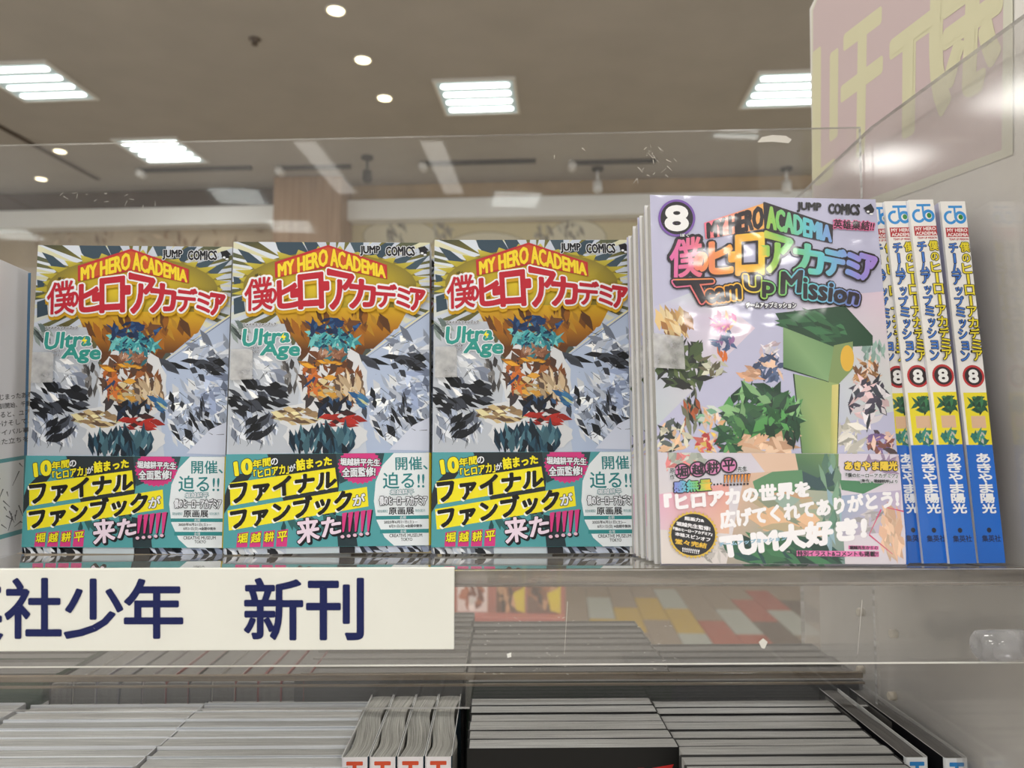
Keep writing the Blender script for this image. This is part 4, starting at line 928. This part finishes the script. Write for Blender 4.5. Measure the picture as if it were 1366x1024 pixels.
# ================================================================== LOWER TRAYS OF BOOKS
table = empty('display_table', (0, .6, 0)); tag(table, 'low white island display table carrying the rows of upright books', 'table')
ztab = EYE-.352
boxobj('table_top', (-1.2, .9, -.38, .24, ztab-.03, ztab-.001), mat('table_white', (200, 196, 188), .5), table, .004)
boxobj('plinth', (-1.15, .85, -.33, .2, .0, ztab-.03), mat('table_side', (176, 168, 156), .6), table, .004)
def lower_proto(w_, t, h, front, spine, pm, wave, s_amp=0, seed=0, edge=(214, 214, 212), letter=None, art=False, drop=.0012):
    r0 = empty('paperback'); make_cover(w_, t, h, front, spine, front, INK, r0, edge=edge); make_pages(w_, t, h, pm, r0, wave=wave, s_amp=s_amp, seed=seed, drop=drop)
    if letter:
        sp = Canvas([(0, 0), (1, 0), (1, 1), (0, 1)], t, h, 1.6e-6); ch, colr = letter
        for k, c2 in enumerate(ch): sp.text(c2, [(.22, .014+k*.09), (.78, .075+k*.09)], colr, bold=.35)
        o = sp.build('spine_print', INK, r0)
        for v in o.data.vertices: v.co = Vector((w_/2-v.co.y+.00005, v.co.x+t/2, v.co.z))
    if art:
        c = Canvas([(0, 0), (1, 0), (1, 1), (0, 1)], w_, h, 1.6e-6); c.rect(.8, .06, .83, .1, (190, 36, 36)); c.poly([(.87, .06), (.97, .05), (.95, .075), (.88, .085)], (190, 38, 38)); c.build('cover_print', INK, r0)
    return r0
def face_row(n_, x_left_px, y_px, ztop, w_, t, h, label, group, protos, cat='book', y_rear=None, step=None, dx=0):
    """books facing the viewer; rear-most first, its rear left top corner given by a pixel"""
    zt_ = EYE+ztop; q = P(x_left_px, y_px, Z=zt_); y0 = q.y
    for k in range(n_):
        pr = protos[k % len(protos)]
        o = pr if not pr.get('used') else copy_tree(pr)
        pr['used'] = 1
        rd_ = random.Random(k*7+int(x_left_px))
        o.location = (q.x+w_/2+dx*k+rd_.uniform(-.0008, .0008), y0-t*(k+1)-(k*.0004), zt_-h+rd_.uniform(-.0007, .0007))
        tag(o, label.format(ORD[k]), cat, group)
def spine_row(n_, x_px, y_px, ztop, w_, t, h, label, group, proto, y_face=None, flip=False):
    zt_ = EYE+ztop
    for k in range(n_):
        pr = proto if isinstance(proto, bpy.types.Object) else proto[k % len(proto)]
        o = pr if not pr.get('used') else copy_tree(pr)
        pr['used'] = 1
        q = P(x_px, y_px, Z=zt_)
        if not flip:
            o.rotation_euler = (0, 0, R(-90)); o.location = (q.x+t*k+.0004*k, q.y+w_/2, zt_-h)
        else:
            o.rotation_euler = (0, 0, R(90)); o.location = (q.x+t*(k+1)+.0004*k, q.y+w_/2, zt_-h)
        tag(o, label.format(ORD[k]), 'book', group)
WB = (200, 202, 204)
pA = [lower_proto(.112, .0128, .176, (200, 204, 210), (190, 190, 190), PAGES, .0005, seed=i, edge=(236, 238, 242), drop=d_) for i, d_ in ((11, .0004), (12, .0012), (13, .0002), (14, .0008), (15, .0005))]
ZB = -.1775
face_row(9, 58, 930, ZB, .112, .0128, .176, '{} book from the back in the lower row under the sign lettering', 'white edged books in the lower left rows', pA)
face_row(9, 282, 930, ZB, .112, .0128, .176, '{} book from the back in the lower row beside the orange lettered spines', 'white edged books in the lower left rows', pA)
face_row(7, -172, 930, ZB, .112, .0128, .176, '{} book from the back in lowest left corner row', 'white edged books in the lower left rows', pA)
pT = lower_proto(.105, .0144, .176, (34, 60, 76), (226, 222, 226), PAGES_MAG, .0004, -.0022, 21, letter=('T', (206, 78, 44)))
pT2 = lower_proto(.105, .0144, .176, (34, 60, 76), (226, 222, 226), PAGES_MAG, .0004, -.0022, 23, letter=('T', (206, 78, 44)))
spine_row(4, 455, 1010, -.173, .105, .0144, .176, '{} from left of the upright books with an orange letter on spine', 'upright books with orange lettered spines', [pT, pT2])
pC = [lower_proto(.113, .0128, .176, (12, 12, 12), (16, 16, 16), PAGES, .0003, seed=i, edge=(60, 60, 60), art=True, drop=d_) for i, d_ in ((31, -.0003), (32, .0002), (33, .0))]
face_row(6, 629, 932, -.168, .113, .0122, .176, '{} black covered book from the back in the lower middle row', 'black covered books in the lower rows', pC)
pD = [lower_proto(.113, .0112, .176, (16, 16, 18), (20, 20, 20), PAGES, .0003, seed=i, edge=(60, 60, 60), drop=d_) for i, d_ in ((41, -.0003), (42, .0002), (43, .0))]
face_row(9, 866, 934, -.169, .113, .0112, .176, '{} dark covered book from the back in the lower row right of centre', 'dark covered books in the lower rows', pD, dx=.0)
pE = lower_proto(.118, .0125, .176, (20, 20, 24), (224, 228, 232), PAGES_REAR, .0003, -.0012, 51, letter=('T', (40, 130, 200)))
o1 = pE; o2 = copy_tree(pE)
for o, xb, yb, lb in ((o1, 1223, 1010, 'upright book with blue lettered white spine touching the dark row'), (o2, 1276, 1011, 'upright book with blue lettered white spine, furthest right in lower tray')):
    zt_ = EYE-.170; q = P(xb, yb, Z=zt_); o.rotation_euler = (0, 0, R(-90)); o.location = (q.x-.00625, q.y+.059, zt_-.176); tag(o, lb, 'book', 'upright books with blue lettered spines')
# rear rows, on the far side of the island
ZR = -.164
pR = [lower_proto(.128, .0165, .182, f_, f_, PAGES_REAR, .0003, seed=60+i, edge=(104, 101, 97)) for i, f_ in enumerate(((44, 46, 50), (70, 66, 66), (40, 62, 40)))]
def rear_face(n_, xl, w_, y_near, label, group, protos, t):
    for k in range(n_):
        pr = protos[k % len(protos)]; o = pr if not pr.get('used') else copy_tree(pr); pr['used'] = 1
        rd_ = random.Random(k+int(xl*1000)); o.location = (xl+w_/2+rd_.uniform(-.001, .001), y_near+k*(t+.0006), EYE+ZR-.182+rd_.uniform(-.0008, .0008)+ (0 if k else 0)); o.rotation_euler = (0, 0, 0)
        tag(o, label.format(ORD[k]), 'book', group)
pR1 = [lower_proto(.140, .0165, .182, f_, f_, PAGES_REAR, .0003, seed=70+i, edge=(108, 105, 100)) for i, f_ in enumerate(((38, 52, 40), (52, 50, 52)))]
x_ = P(621, 905, Y=.505).x
rear_face(9, x_, .140, .505, '{} book from the front in rear row seen behind the clear front lip', 'grey books in the rear middle row', pR1, .0165)
x_ = P(899, 905, Y=.505).x
rear_face(5, x_, .126, .505, '{} book from the front in rear row at right below the lilac book', 'grey books in the rear right row', pR[:2], .0165)
x_ = P(392, 905, Y=.507).x
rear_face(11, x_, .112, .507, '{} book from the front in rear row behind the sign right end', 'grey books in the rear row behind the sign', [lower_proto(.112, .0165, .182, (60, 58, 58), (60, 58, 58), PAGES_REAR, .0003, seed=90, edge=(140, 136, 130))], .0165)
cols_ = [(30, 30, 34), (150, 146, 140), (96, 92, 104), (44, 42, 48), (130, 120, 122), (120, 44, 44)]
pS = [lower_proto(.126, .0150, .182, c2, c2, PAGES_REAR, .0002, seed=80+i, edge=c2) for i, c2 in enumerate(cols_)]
x0_ = P(66, 905, Y=.507).x
for k in range(11):
    pr = pS[k % 6] if k < 8 else pS[5]; o = pr if not pr.get('used') else copy_tree(pr); pr['used'] = 1
    o.rotation_euler = (0, 0, R(90)); o.location = (x0_+.0151*(k+1), .507+.063, EYE+ZR-.182)
    tag(o, ORD[k]+' from left of the slim upright books behind the clear lip below the sign', 'book', 'slim upright books behind the sign')
x_ = P(66, 905, Y=.507).x-.128-.004
rear_face(6, x_, .128, .507, '{} book from the front in rear row at the far left', 'grey books in the rear far left row', [pR[2]], .0165)

# ================================================================== far low display with magazines
yd = 2.8
pl = PR(500, 818, Y=yd); pr_ = PR(754, 818, Y=yd)
dt = empty('low_display', room_pt((pl.x+pr_.x)/2, yd+.3, 0), ROOM); hw = (pr_.x-pl.x)/2
boxobj('display_top', (-hw, hw, -.32, .3, pl.z-.03, pl.z-.001), mat('display_red', (168, 92, 80), .5), dt, .004); boxobj('display_base', (-hw+.02, hw-.02, -.28, .28, 0, pl.z-.03), mat('display_base', (150, 140, 130), .6), dt, .004)
tag(dt, 'low reddish display bench across the aisle holding brown and yellow magazines', 'display bench')
for k, (xa, xb_, lb) in enumerate(((610, 650, 'pale magazine with brown picture, leftmost on the low bench'), (662, 700, 'brown magazine with yellow corner, middle of the three on bench'), (703, 748, 'brown magazine with yellow corner, rightmost on the low bench'))):
    a_, b_ = PR(xa, 817, Y=yd+.05), PR(xb_, 817, Y=yd+.05); ww = b_.x-a_.x; hh_ = .19
    r0 = empty('magazine', room_pt((a_.x+b_.x)/2, yd+.05, pl.z), ROOM); make_cover(ww, .008, hh_, (120, 84, 60), (196, 170, 60), (120, 84, 60), INK, r0); make_pages(ww, .008, hh_, PAGES, r0, seed=5)
    c = Canvas([(0, 0), (1, 0), (1, 1), (0, 1)], ww, hh_, 5e-5)
    if k == 0: c.rect(0, 0, 1, 1, (226, 210, 204)); c.shards(.5, .6, .3, .3, [(180, 110, 80), (120, 70, 54), (236, 226, 220)], 20, .16, 2, asp=1)
    else: c.rect(0, 0, 1, 1, (110, 78, 62)); c.shards(.4, .55, .4, .4, [(150, 100, 70), (72, 54, 46), (196, 150, 110)], 30, .16, 3+k, asp=1); c.poly([(.6, .62), (1, .5), (1, 1), (.7, .95)], (214, 190, 40)); c.rect(.93, 0, 1, 1, (206, 186, 50))
    c.build('cover_print', INK, r0, off=(0, -.0002, 0)); tag(r0, lb, 'magazine', 'magazines on the low bench')
